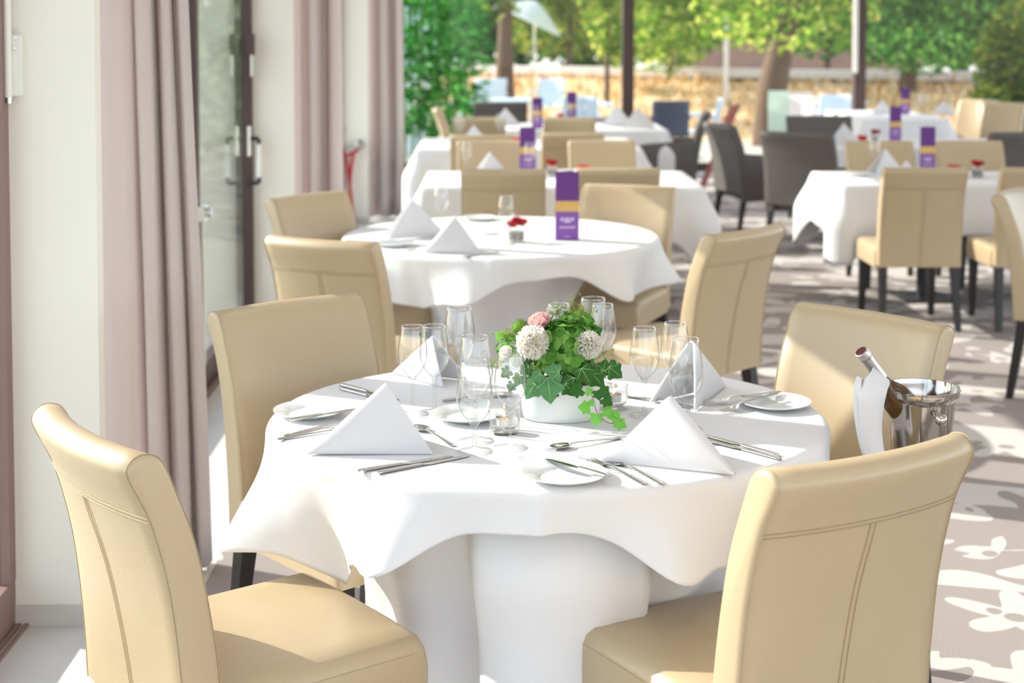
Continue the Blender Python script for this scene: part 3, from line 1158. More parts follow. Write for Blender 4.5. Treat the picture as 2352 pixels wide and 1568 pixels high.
G = 'cream leather dining chairs'
chair((110, 945), (310, 1050), (0.80, 0.60), 'cream leather chair whose seat is half in sun, back to the hinged pier', G)
chair((1785, 1090), (2195, 1010), (-0.49, 0.87), 'cream leather chair with its stitched rear in shade, in front of the ice bucket', G)
chair((495, 722), (812, 680), (0.64, -0.77), 'cream leather chair in shade between the first curtain and the flower table', G)
chair((1850, 700), (2168, 757), (-0.75, -0.66), 'cream leather chair facing the flowers, behind the wine bottle', G)

# the second round table
T2 = Vector((0.03, 6.60, 0))
R2 = 0.70
round_table(T2.x, T2.y, R2, 'round table under white cloths carrying the tall purple menu')
tag(round_cloth(T2.x, T2.y, R2, 0.80, -30, 0.75, 8.0), 'white tablecloth on the round table with the tall purple menu', 'tablecloth', 'white tablecloths')
tag(round_skirt(T2.x, T2.y, 2.6, 0.735, 0.46, 0.30), 'floor-length white underlay cloth below the table with the purple menu', 'tablecloth')
chair((625, 545), (850, 563), (0.46, 0.88), 'cream leather chair with sunlit top edge, rear turned to the flower table', G)
chair((615, 462), (788, 440), (0.77, -0.64), 'cream leather chair pulled up beside the red rope and second curtain', G)
chair((1640, 545), (1782, 517), (-0.72, 0.69), 'cream leather chair with bright side edge on the carpet side of the menu table', G)
chair((1345, 436), (1552, 447), (-0.40, -0.92), 'cream leather chair facing the purple menu from behind it', G, 0.88)

# the row of rectangular tables behind
def row_table(x0, y0, x1, y1, drop, cd, seed, legs, what):
    pedestal_table(x0, y0, x1, y1, legs, 'rectangular table with black columns, ' + what, 'rectangular tables')
    tag(rect_cloth(x0, y0, x1, y1, drop, cd, seed), 'white tablecloth hanging on the rectangular table, ' + what, 'tablecloth', 'white tablecloths')


row_table(-0.42, 8.70, 1.22, 9.70, 0.33, 0.56, 1, (-0.1, 0.9), 'just behind the round menu table')
row_table(-0.60, 11.62, 1.15, 12.86, 0.40, 0.60, 2, (-0.2, 0.75), 'beside the third curtain')
row_table(-0.10, 13.95, 1.62, 15.05, 0.33, 0.50, 3, (0.3, 1.2), 'with the paired folded napkins')
row_table(2.06, 8.80, 4.00, 9.66, 0.30, 0.48, 4, (2.66, 3.6), 'standing on the carpet with sun stripes')
row_table(2.70, 11.75, 4.60, 12.75, 0.30, 0.46, 5, (3.2, 4.1), 'beyond the table on the sun stripes')
row_table(3.90, 15.75, 4.80, 17.55, 0.22, 0.36, 6, (4.15, 4.55), 'right under the dark window post')

chair((1060, 391), (1253, 391), (0, 1), 'cream leather chair seen square from the rear, at the menu side', G)
chair((1325, 389), (1513, 389), (0.02, 1), 'cream leather chair from the rear, just behind the purple menu', G)
chair((1065, 332), (1190, 332), (0.03, -1), 'cream leather chair facing this way behind a single upright napkin', G, 0.885)
chair((1294, 331), (1469, 332), (0.06, -1), 'cream leather chair facing this way beside the red candle glass', G, 0.885)
chair((1033, 313), (1180, 313), (0, 1), 'cream leather chair from the rear at the table by the third curtain', G)
chair((1240, 308), (1392, 308), (-0.03, 1), 'cream leather chair from the rear, second at the curtain table', G)
chair((1037, 271), (1165, 271), (0, 1), 'cream leather chair far back under the paired napkins', G)
chair((1250, 271), (1367, 271), (0, 1), 'cream leather chair far back in front of a dark armchair', G)
chair((985, 250), (1022, 250), (1, 0.1), 'pale cream chair side-on next to the bamboo', G)
chair((2030, 388), (2222, 388), (0, 1), 'cream leather chair with full black legs on the sun stripes', G)
chair((2305, 388), (2490, 388), (0, 1), 'cream leather chair cut by the picture edge at the sun stripe table', G)
chair((1935, 333), (2100, 333), (0, -1), 'cream leather chair across from the full-length one, behind a folded napkin', G, 0.885)
chair((2145, 333), (2300, 333), (0, -1), 'cream leather chair behind the dark red flower jar', G, 0.885)
chair((2215, 226), (2285, 236), (-0.75, -0.66), 'sunlit cream chair end-on at the far window table', G)
chair((2288, 236), (2335, 240), (-0.75, -0.66), 'second sunlit cream chair partly behind the first at the window', G)
o = chair((2228, 462), (2400, 425), (0.84, -0.54), 'cream leather chair with one dark leg, cut by the picture edge', G)


def armchair(px, py, z, face, label):
    p = at(px, py, z)
    d = Vector((face[0], face[1], 0)).normalized()
    o = p + d * 0.355
    return arm_p.put((o.x, o.y, 0), math.atan2(d.y, d.x) - PI / 2, label, 'armchair', 'charcoal armchairs')


armchair(1828, 306, 0.905, (0.58, 0.81), 'charcoal armchair from the rear with a slanting patch of light')
armchair(1650, 286, 0.905, (1, 0.25), 'charcoal armchair side-on with a napkin over its back')
armchair(1622, 258, 0.905, (-1, 0.12), 'charcoal armchair side-on pushed up to the paired napkin table')
armchair(1880, 268, 0.905, (-0.05, -1), 'charcoal chair back showing behind the folded napkin, under the pale chairs')
armchair(2350, 305, 0.905, (-0.4, 1), 'charcoal armchair at the picture edge behind the sun stripe table')
armchair(1150, 236, 0.905, (0, 1), 'charcoal armchair far back below the bamboo')

# ---------------------------------------------------------------- setting of the flower table
TZ = 0.7515          # upper face of the cloth


def glass(p, px, base_py, label, group='stemmed glasses on the flower table', z=TZ, s=None):
    w = at(px, base_py, z)
    return p.put(w, 0.3, label, 'glass', group, s)


glass(glass_white, 948, 950, 'wine glass with the fold of the rear napkin showing through, beside the chair in shade')
glass(glass_white, 998, 948, 'wine glass standing behind the cluster, its bowl overlapping the glass beside it')
glass(glass_big, 1055, 922, 'tall wine glass at the back of the cluster, highest rim beside the green flowers')
glass(glass_big, 1092, 1012, 'large wine glass directly behind the short goblet')
glass(glass_water, 1090, 1036, 'short-stemmed goblet at the very front of the glass cluster')
glass(glass_white, 1172, 1028, 'wine glass in front of the pale rosebuds and candle, beside the goblet')
glass(glass_white, 1283, 884, 'wine glass behind the flowers with yellow-green sprigs before its rim')
glass(glass_big, 1362, 894, 'large wine glass rising behind the cream carnation')
glass(glass_white, 1384, 885, 'smaller wine glass seen through the large one behind the flowers')
glass(glass_white, 1480, 955, 'wine glass rising clear above the peak of the sunlit napkin')
glass(glass_white, 1550, 940, 'wine glass behind two others, against the rear napkin with the plate')
glass(glass_water, 1575, 985, 'shorter glass whose foot hides behind the sunlit napkin', s=(1, 1, 1.06))


def napkin(px, py, ang, label, group='folded napkins on the flower table', z=TZ, s=1.0, p=None):
    w = at(px, py, z)
    return (p or napkin_p).put(w, math.radians(ang), label, 'napkin', group, s)


nap_a = make_napkin(0.158, 0.156, 0.098, 0.062)
nap_b = make_napkin(0.156, 0.145, 0.097, 0.108)
NT = 'folded napkins on the flower table'
napkin(878, 1034, 13.5, 'white napkin folded to a tent, its front wing in shade above the two knives', NT, TZ, 1.0, nap_a)
napkin(1545, 1058, 135, 'white napkin folded to a tent, its big wing bright in the sun, behind two forks', NT, TZ, 1.0, nap_b)
napkin(990, 873, -36, 'white folded napkin seen through the wine glasses, before the chair in shade', NT, TZ, 0.8, nap_a)
napkin(1592, 917, 232, 'white folded napkin beside the plate with crossed fork, rising behind the glasses', NT, TZ, 1.0, nap_a)


def plate(px, py, label, group, z=TZ):
    return plate_p.put(at(px, py, z), 0, label, 'plate', group)


PG = 'side plates on the flower table'
plate(1297, 1100, 'white side plate with one knife lying over its rim, in front of the forks', PG)
plate(712, 953, 'white side plate half hidden by the shaded napkin, a knife across it', PG)
plate(1780, 934, 'white side plate by the wine cooler, fork and knife laid over its rim', PG)
plate(1075, 962, 'white side plate hidden mostly behind the glass cluster', PG)

KG, FG = 'knives on the flower table', 'forks on the flower table'
cutlery(knife_p, (822, 1085), (1052, 1046), 'table knife next to the napkin, upper of the pair under the shaded tent', 'knife', KG)
cutlery(knife_p, (868, 1089), (1072, 1049), 'table knife of the same pair, lower and nearer the table edge', 'knife', KG)
cutlery(butter_p, (1400, 1097), (1277, 1062), 'small knife resting on the side plate in front of the forks', 'knife', KG, 0.768)
cutlery(fork_p, (1482, 1113), (1306, 1036), 'table fork beside the side plate, first of the pair pointing at the flowers', 'fork', FG)
cutlery(fork_p, (1523, 1112), (1345, 1035), 'table fork of the pair, closer to the sunlit napkin', 'fork', FG)
cutlery(spoon_p, (1425, 1008), (1328, 1024), 'dessert spoon with green reflections behind the sunlit napkin', 'spoon', 'spoons on the flower table')
cutlery(knife_p, (1788, 1048), (1615, 1000), 'table knife of the pair past the sunlit napkin, farther one', 'knife', KG)
cutlery(knife_p, (1793, 1057), (1625, 1013), 'table knife of the pair past the sunlit napkin, closer to the chair', 'knife', KG)
cutlery(fork_p, (1793, 902), (1628, 914), 'table fork lying with its handle over the plate by the wine cooler', 'fork', FG, 0.769, -0.06)
cutlery(fork_p, (1785, 905), (1668, 930), 'second fork crossing the plate by the wine cooler', 'fork', FG, 0.771, -0.08)
cutlery(butter_p, (667, 967), (800, 944), 'small knife laid across the plate behind the shaded napkin', 'knife', KG, 0.768)
cutlery(fork_p, (652, 1004), (835, 968), 'table fork below the half hidden plate, upper of two', 'fork', FG)
cutlery(fork_p, (637, 1012), (820, 977), 'table fork below the half hidden plate, closest to the table edge', 'fork', FG)
cutlery(knife_p, (783, 885), (905, 916), 'table knife by the chair in shade, upper of two', 'knife', KG)
cutlery(knife_p, (783, 894), (900, 925), 'table knife by the chair in shade, lower of two', 'knife', KG)
cutlery(spoon_p, (1042, 1026), (940, 975), 'dessert spoon with its handle end peeping out behind the shaded napkin', 'spoon', 'spoons on the flower table')
cutlery(spoon_p, (1016, 922), (1100, 915), 'dessert spoon behind the glass cluster', 'spoon', 'spoons on the flower table')
cutlery(fork_p, (1440, 912), (1535, 928), 'fork behind the lone wine glass, its tip meeting the sunlit napkin', 'fork', FG)

for (px, py, lb) in ((1158, 993, 'in the sun behind the goblets'), (1409, 938, 'in the shade behind the trailing ivy')):
    w = at(px, py, TZ)
    holder_p.put(w, 0, 'round clear glass candle holder ' + lb, 'candle holder', 'candle holders on the flower table')
    tealight_p.put(w + Vector((0, 0, 0.0185 if px < 1300 else 0.0185)), 0, 'lit tealight inside the glass holder ' + lb, 'candle', 'tealights on the flower table')

# white oval planter
pc = at(1290, 972, TZ)
pc = Vector((pc.x, pc.y + 0.05, TZ))
prof = [(0.0005, 0), (0.080, 0.0), (0.0855, 0.003), (0.089, 0.02), (0.0935, 0.082), (0.0938, 0.086), (0.0905, 0.086), (0.0895, 0.08), (0.084, 0.02), (0.0005, 0.018)]
o = MB().lathe(prof, 72, sy=0.66).build('planter', M['ceramic'], angle=60)
o.location = pc
tag(o, 'oval white bowl holding the flowers', 'planter')

# ---------------------------------------------------------------- the flowers
bq = empty('flower_arrangement', pc + Vector((0, 0, 0.08)), 0, 'flower arrangement of hydrangea, carnations and ivy in the white bowl', 'flowers')
BO = bq.location.copy()
YB = pc.y


def bp(px, py, dy=0.0):
    """point of the bouquet under a pixel, dy in front of (-) or behind (+) its middle"""
    return pos(px, py, YB + dy) - BO


def frame(n, up=Vector((0, 0, 1))):
    n = n.normalized()
    a = up.cross(n)
    if a.length < 1e-3:
        a = Vector((1, 0, 0)).cross(n)
    a.normalize()
    return Matrix((a, n.cross(a), n)).transposed()


def petal(mb, c, R, L, W, cup=0.15, tipw=0.6, ruffle=0.0, nu=4, nv=5, seed=0):
    """petal from c along R's y axis; R's z is its face"""
    rows = []
    for i in range(nv):
        t = i / (nv - 1)
        row = []
        w = W * (sin(PI * (0.12 + 0.62 * t)) if tipw < 1 else 0.25 + 0.75 * t)
        for j in range(nu):
            s = -1 + 2 * j / (nu - 1)
            z = cup * L * (t * t + 0.5 * s * s * t)
            y = L * t * (1 - 0.14 * s * s)
            if ruffle and t > 0.45:
                z += ruffle * (t - 0.3) * sin(9 * s + seed * 3.1 + 4 * t)
                y += ruffle * 0.8 * (t - 0.45) * sin(14 * s + seed)
            row.append(c + R @ Vector((s * w / 2, y, z)))
        rows.append(row)
    mb.grid(rows)


def hydrangea(c, r, n, sq, seed, name='hydrangea_head', half=False):
    """dome of four-petalled florets"""
    rr = random.Random(seed)
    mb = MB()
    for k in range(n):
        u = 1 - 1.55 * (k + 0.5) / n
        ph = k * 2.39996
        q = math.sqrt(max(0, 1 - u * u))
        d = Vector((q * cos(ph), q * sin(ph), u))
        p = c + Vector((d.x * r, d.y * r * sq, d.z * r * 0.92)) * rr.uniform(0.9, 1.06)
        nn = (d + Vector((rr.uniform(-.35, .35), rr.uniform(-.35, .35), rr.uniform(-.2, .4)))).normalized()
        R0 = frame(nn)
        a0 = rr.uniform(0, PI)
        L = r * rr.uniform(0.27, 0.36)
        for q4 in range(4):
            R = R0 @ Matrix.Rotation(a0 + q4 * PI / 2 + rr.uniform(-.12, .12), 3, 'Z')
            petal(mb, p + R0 @ Vector((0, 0, q4 * 0.0004)), R, L, L * 1.15, rr.uniform(-0.1, 0.28), ruffle=L * 0.05, seed=k + q4)
    o = mb.build(name, M['hydrangea'], bq, angle=180)
    return o


def carnation(c, r, face, m, seed, name='carnation', n=85):
    """pompom of ruffled petals"""
    rr = random.Random(seed)
    R0 = frame(Vector(face))
    mb = MB()
    for k in range(n):
        u = 1 - 1.25 * (k + 0.5) / n
        ph = k * 2.39996
        q = math.sqrt(max(0, 1 - u * u))
        d = R0 @ Vector((q * cos(ph), q * sin(ph), u))
        d = (d + Vector((rr.gauss(0, .13), rr.gauss(0, .13), rr.gauss(0, .13)))).normalized()
        side = d.cross(Vector((rr.gauss(0, 1), rr.gauss(0, 1), rr.gauss(0, 1)))).normalized()
        R = Matrix((side, d, side.cross(d))).transposed()
        L = r * rr.uniform(0.58, 0.72)
        petal(mb, c + d * r * 0.34, R, L, r * 0.85, 0.12, tipw=1, ruffle=r * 0.16, nu=9, nv=6, seed=k)
    return mb.build(name, m, bq, angle=180)


def rose(c, r, face, m, seed, name='rose'):
    rr = random.Random(seed)
    R0 = frame(Vector(face))
    mb = MB()
    for l in range(5):
        t = l / 4
        el = 0.35 + 1.05 * t
        n = 6 - l // 2
        for k in range(n):
            R = R0 @ Matrix.Rotation(2 * PI * k / n + l * 0.55, 3, 'Z') @ Matrix.Rotation(el + rr.uniform(-.1, .1), 3, 'X')
            L = r * (1.05 - 0.3 * t)
            petal(mb, c + R0 @ Vector((0, 0, r * 0.05 * l)), R, L, L * 1.25, 0.30, ruffle=r * 0.03, nu=6, nv=6, seed=k)
    return mb.build(name, m, bq, angle=180)


IVY = [(0, 0), (0.16, -0.10), (0.40, -0.14), (0.56, 0.02), (0.50, 0.18), (0.43, 0.26), (0.58, 0.36), (0.60, 0.50), (0.44, 0.58), (0.32, 0.64), (0.22, 0.80), (0.0, 1.0)]


def ivy_outline():
    r = IVY[:]
    return r + [(-x, y) for x, y in reversed(r[1:-1])]


def ivy_leaf(mb, vein, c, face, up, L, curl=0.12):
    R = frame(Vector(face), Vector(up))
    pts = ivy_outline()
    ctr = Vector((0, 0.30, 0))
    ring0 = [Vector((x, y, 0)) for x, y in pts]
    f = lambda q: Vector((q.x, q.y, -curl * (q.x * q.x * 1.2 + (q.y - 0.3) ** 2 * 0.6) + 0.05 * abs(q.x)))
    rows = []
    n = len(ring0)
    for k in (1.0, 0.66, 0.33, 0.02):
        rows.append([c + R @ (f(ctr.lerp(q, k)) * L) for q in ring0])
    mb.grid(rows, closed=True)
    if vein is not None:
        for q in ((0, 1.0), (0.58, 0.46), (-0.58, 0.46), (0.46, 0.0), (-0.46, 0.0)):
            a, b = Vector((0, 0.02, 0)), Vector((q[0], q[1], 0)) * 0.88
            vein.tube([c + R @ ((f(a.lerp(b, t)) + Vector((0, 0, 0.012))) * L) for t in (0, 0.35, 0.7, 1)], [L * 0.014, L * 0.012, L * 0.008, L * 0.003], 5)


# hidden bed of leaves the flowers sit on
mb = MB()
rr = random.Random(3)
for k in range(70):
    a, u = rr.uniform(0, 2 * PI), rr.uniform(-0.1, 0.95)
    q = math.sqrt(1 - u * u)
    d = Vector((q * cos(a), q * sin(a), u))
    c = Vector((d.x * 0.088, d.y * 0.06, 0.0 + 0.085 * u + 0.005))
    ivy_leaf(mb, None, c, d + Vector((0, -0.3, 0.3)), Vector((rr.uniform(-1, 1), rr.uniform(-1, 1), 0.3)), rr.uniform(0.022, 0.034))
mb.build('leaf_bed', M['ivy_dark'], bq, angle=180)

hydrangea(bp(1293, 800, -0.022), 0.068, 60, 0.8, 5)
hydrangea(bp(1322, 752, 0.012), 0.040, 26, 0.9, 8)
hydrangea(bp(1178, 800, -0.0), 0.036, 24, 0.9, 11)
hydrangea(bp(1335, 845, -0.04), 0.030, 18, 0.8, 15)
carnation(bp(1224, 786, -0.062), 0.038, (-0.25, -0.85, 0.45), M['carnation'], 21)
carnation(bp(1350, 792, -0.055), 0.032, (0.30, -0.9, 0.25), M['carnation'], 22)
rose(bp(1243, 748, -0.02), 0.030, (-0.3, -0.5, 0.9), M['rose_pink'], 31)
rose(bp(1186, 833, -0.055), 0.017, (-0.2, -1.0, 0.5), M['rose_white'], 33)
rose(bp(1165, 812, -0.04), 0.018, (-0.4, -0.8, 0.6), M['carnation'], 34)
rose(bp(1272, 722, 0.04), 0.020, (-0.1, -0.3, 1.0), M['rose_white'], 35)
# green dianthus: a ball of fine spikes
mb = MB()
c = bp(1195, 752, 0.01)
rr = random.Random(9)
for k in range(420):
    u = 1 - 2 * (k + 0.5) / 420
    ph = k * 2.39996
    q = math.sqrt(1 - u * u)
    d = Vector((q * cos(ph), q * sin(ph), u))
    d = (d + Vector((rr.uniform(-.2, .2), rr.uniform(-.2, .2), rr.uniform(-.2, .2)))).normalized()
    R = frame(d)
    mb.add([c + d * 0.012 + R @ Vector((0.0009, 0, 0)), c + d * 0.012 + R @ Vector((-0.0005, 0.0008, 0)), c + d * 0.012 + R @ Vector((-0.0005, -0.0008, 0)), c + d * rr.uniform(0.021, 0.025)], [(0, 1, 3), (1, 2, 3), (2, 0, 3)])
mb.ball(c, 0.0165, 16, 10)
mb.build('dianthus_bloom', M['dianthus'], bq, angle=180)


def sprig(tip, root, seed, n=26, spread=0.014):
    rr = random.Random(seed)
    mb = MB()
    mb.tube([root, root.lerp(tip, 0.5) + Vector((0.003, 0, 0)), tip], [0.0008, 0.0006, 0.0004], 5)
    for k in range(n):
        t = rr.uniform(0.45, 1.02)
        b = root.lerp(tip, t)
        e = b + Vector((rr.gauss(0, spread), rr.gauss(0, spread * 0.7), rr.uniform(0, spread)))
        mb.tube([b, e], 0.0003, 4, caps=False)
        for j in range(3):
            mb.ball(e + Vector((rr.gauss(0, .0017), rr.gauss(0, .0017), rr.gauss(0, .0017))), rr.uniform(0.0009, 0.0016), 6, 4)
    mb.build('filler_sprig', M['sprig'], bq, angle=180)


for i, (a, b, dy) in enumerate((((1318, 686), (1312, 760), 0.0), ((1338, 708), (1325, 765), 0.0), ((1295, 712), (1300, 760), 0.02), ((1280, 705), (1285, 750), 0.03), ((1152, 765), (1180, 790), -0.01), ((1122, 838), (1160, 850), -0.04), ((1385, 812), (1360, 830), -0.03), ((1222, 846), (1245, 860), -0.06), ((1392, 862), (1365, 870), -0.04))):
    sprig(bp(*a, dy), bp(*b, dy + 0.01), 50 + i)

# larger leaves and the trailing ivy
for i, (px, py, dy, L, mname, face, up) in enumerate((
        (1258, 866, -0.082, 0.060, 'ivy_grey', (-0.05, -1, 0.35), (0.12, 0, -1)),
        (1230, 880, -0.078, 0.042, 'ivy_grey', (-0.4, -1, 0.5), (-0.5, 0, -1)),
        (1285, 855, -0.088, 0.036, 'ivy_grey', (0.1, -1, 0.5), (-0.8, 0, 0.1)),
        (1243, 858, -0.084, 0.030, 'ivy_grey', (-0.3, -1, 0.6), (-0.9, 0, -0.6)),
        (1335, 845, -0.07, 0.044, 'ivy_dark', (0.1, -1, 0.4), (0.5, 0, -1)),
        (1318, 866, -0.075, 0.040, 'ivy_dark', (0.0, -1, 0.4), (-0.2, 0, -1)),
        (1360, 858, -0.06, 0.040, 'ivy_dark', (0.2, -1, 0.5), (0.6, 0, -0.8)),
        (1398, 842, -0.045, 0.040, 'ivy_dark', (0.15, -1, 0.4), (0.8, 0, -0.7)),
        (1385, 852, -0.05, 0.030, 'ivy_dark', (0.1, -1, 0.5), (0.3, 0, 1)),
        (1298, 880, -0.08, 0.036, 'ivy_dark', (0.1, -1, 0.5), (0.5, 0, -0.8)),
        (1215, 840, -0.07, 0.028, 'ivy_dark', (-0.3, -1, 0.4), (-0.6, 0, -0.6)),
        (1195, 862, -0.05, 0.028, 'ivy_grey', (-0.4, -1, 0.3), (-0.4, 0, -1)),
        (1170, 850, -0.04, 0.026, 'ivy_dark', (-0.4, -1, 0.3), (-0.8, 0, -0.6)),
        (1178, 880, -0.05, 0.022, 'ivy_dark', (-0.3, -1, 0.3), (-0.4, 0, -1)),
        (1242, 733, 0.045, 0.03, 'ivy_dark', (-0.3, -0.5, 1), (0.2, 0, 1)),
        (1362, 762, 0.0, 0.026, 'ivy_dark', (0.3, -1, 0.7), (0.8, 0, 0.4)),
        (1155, 775, 0.0, 0.024, 'ivy_light', (-0.4, -1, 0.6), (-0.7, 0, 0.5)))):
    mb, ve = MB(), MB()
    ivy_leaf(mb, ve, bp(px, py, dy), face, up, L)
    lf = mb.build('ivy_leaf', M[mname], bq, angle=180)
    ve.build('vein', M['vein'], lf)
vine = [bp(1340, 862, -0.075), bp(1352, 890, -0.092), bp(1362, 915, -0.098), bp(1368, 938, -0.100), bp(1374, 952, -0.102), bp(1388, 965, -0.106), bp(1402, 972, -0.11), bp(1418, 968, -0.112), bp(1428, 966, -0.114)]
vn = MB().tube(smooth_curve(vine, 5), 0.0009, 6).build('ivy_vine', M['stem'], bq)
for (px, py, dy, L, mname, face, up) in (
        (1335, 893, -0.095, 0.030, 'ivy_dark', (-0.1, -1, 0.4), (-1, 0, -0.25)),
        (1378, 893, -0.098, 0.028, 'ivy_dark', (0.1, -1, 0.4), (0.8, 0, -0.6)),
        (1372, 898, -0.101, 0.022, 'ivy_dark', (0.1, -1, 0.3), (0.2, 0, -1)),
        (1356, 905, -0.10, 0.018, 'ivy_light', (0, -1, 0.4), (-0.4, 0, 0.9)),
        (1386, 915, -0.104, 0.026, 'ivy_dark', (0.1, -1, 0.5), (0.7, 0, -0.6)),
        (1362, 922, -0.102, 0.014, 'ivy_light', (0, -1, 0.3), (-0.6, 0, -0.5)),
        (1354, 936, -0.104, 0.027, 'ivy_light', (-0.2, -1, 0.5), (-0.9, 0, 0.1)),
        (1370, 952, -0.106, 0.026, 'ivy_light', (0, -1, 0.4), (-0.1, 0, -1)),
        (1396, 955, -0.110, 0.026, 'ivy_light', (0.1, -1, 0.6), (0.2, 0, 0.8)),
        (1404, 963, -0.112, 0.020, 'ivy_light', (0.1, -1, 0.6), (0.4, 0, 0.6)),
        (1415, 956, -0.112, 0.015, 'ivy_light', (0.1, -1, 0.3), (0.4, 0, 0.8)),
        (1416, 968, -0.115, 0.026, 'ivy_light', (0.1, -1, 0.6), (0.8, 0, -0.5))):
    mb, ve = MB(), MB()
    ivy_leaf(mb, ve, bp(px, py, dy), face, up, L)
    lf = mb.build('ivy_leaf', M[mname], vn, angle=180)

# ---------------------------------------------------------------- wine cooler beside the table
BYc = 3.30
rim = pos(2117, 890, BYc)
br = 0.082
stand_z = rim.z - 0.20
bk = empty('wine_bucket', (rim.x, BYc, stand_z), 0.4, 'polished steel ice bucket with the wrapped bottle in it', 'ice bucket')
h = 0.20
MB().lathe([(0.0005, 0.0), (br * 0.70, 0.0), (br * 0.735, 0.004), (br * 0.89, h - 0.028), (br * 0.925, h - 0.020), (br * 0.985, h - 0.015), (br * 1.0, h - 0.012), (br * 1.0, h - 0.002), (br * 1.03, h), (br * 1.03, h + 0.002), (br * 0.99, h + 0.0015), (br * 0.96, h - 0.012),
            (br * 0.87, h - 0.03), (br * 0.715, 0.006), (0.0005, 0.005)], 80).build('body', M['chrome'], bk, angle=50)
for an in (-1.80, 1.34):
    d = Vector((cos(an - 0.0), sin(an), 0))
    p = d * (br * 0.885) + Vector((0, 0, h - 0.048))
    kb = MB().ball(p + d * 0.022, 0.0135, 24, 16)
    kb.build('knob', M['chrome'], bk)
    ko = bk.children[-1]
    MB().tube([p - d * 0.004, p + d * 0.012], 0.006, 14).build('knob_neck', M['chrome'], ko)
sd = empty('bucket_stand', (rim.x, BYc, 0), 0, 'slim steel stand carrying the ice bucket', 'stand')
MB().lathe([(0.0005, 0), (0.11, 0), (0.115, 0.004), (0.11, 0.010), (0.02, 0.018), (0.0005, 0.018)], 40).build('base', M['chrome'], sd, angle=50)
MB().tube([(0, 0, 0.016), (0, 0, stand_z - 0.012)], 0.011, 16).build('pole', M['chrome'], sd)
MB().lathe([(0.0005, -0.012), (0.058, -0.008), (0.062, -0.001), (0.0005, -0.001)], 40, (0, 0, stand_z)).build('tray', M['chrome'], sd, angle=50)

# bottle leaning on the rim
n0, n1 = pos(1977, 806, BYc - 0.052), pos(2052, 905, BYc - 0.018)
ax = (n1 - n0).normalized()
bot = empty('wine_bottle', n0, 0, 'amber wine bottle with pewter foil neck leaning in the ice bucket', 'bottle')
Rm = frame(ax).to_4x4()
pr = [(0.0135, 0.082), (0.0145, 0.098), (0.022, 0.118), (0.032, 0.138), (0.0355, 0.155), (0.0360, 0.215), (0.033, 0.219), (0.0005, 0.219)]
MB().lathe(pr, 40, mtx=Rm).build('glass_body', M['bottle'], bot, angle=50)
MB().lathe([(0.0128, 0.0), (0.0150, 0.0015), (0.0155, 0.004), (0.0155, 0.017), (0.0145, 0.0185), (0.0138, 0.0205), (0.0136, 0.0225), (0.0136, 0.05), (0.0141, 0.085)], 32, mtx=Rm).build('foil_capsule', M['capsule'], bot, angle=30)
MB().lathe([(0.0003, 0.0003), (0.0128, 0.0)], 28, mtx=Rm).build('foil_top', M['cap_red'], bot)

# napkin tied round the neck, hanging outside the bucket
def ribbon(rowspec, name, parent, flip=1):
    rows = []
    for pts in rowspec:
        c = smooth_curve([pos(px, py, BYc + dy) for px, py, dy in pts], 6)
        rows.append(c)
    # smooth down the length too
    cols = [smooth_curve([r[i] for r in rows], 5) for i in range(len(rows[0]))]
    g = [[cols[i][k] for i in range(len(cols))] for k in range(len(cols[0]))]
    o = MB().grid(g).build(name, M['napkin'], parent, angle=180)
    mod(o, 'SOLIDIFY', thickness=0.0022, offset=0)
    return o


bn = ribbon([
    [(1982, 874, -0.070), (1995, 862, -0.077), (2002, 850, -0.068), (2005, 842, -0.052)],
    [(1976, 884, -0.078), (1995, 872, -0.090), (2014, 860, -0.074), (2023, 857, -0.042)],
    [(1972, 896, -0.096), (1998, 888, -0.103), (2022, 876, -0.086), (2043, 876, -0.04)],
    [(1970, 915, -0.108), (1998, 908, -0.116), (2020, 902, -0.108), (2037, 898, -0.090)],
    [(1972, 950, -0.104), (1995, 948, -0.116), (2015, 945, -0.112), (2029, 935, -0.096)],
    [(1976, 1000, -0.098), (1996, 1000, -0.110), (2014, 998, -0.106), (2025, 990, -0.094)],
    [(1990, 1060, -0.092), (2004, 1062, -0.102), (2018, 1060, -0.098), (2033, 1052, -0.086)]], 'bottle_napkin', None)
tag(bn, 'white napkin wrapped round the bottle neck, hanging outside the ice bucket', 'napkin')
b2 = ribbon([
    [(1968, 866, -0.050), (1972, 864, -0.066), (1980, 868, -0.074)],
    [(1964, 882, -0.060), (1969, 884, -0.086), (1979, 884, -0.092)],
    [(1961, 910, -0.075), (1967, 910, -0.098), (1977, 905, -0.102)],
    [(1962, 950, -0.078), (1969, 950, -0.098), (1980, 945, -0.101)],
    [(1972, 1010, -0.075), (1978, 1010, -0.094), (1986, 1005, -0.096)],
    [(1984, 1050, -0.074), (1988, 1058, -0.088), (1996, 1055, -0.09)]], 'fold', bn)

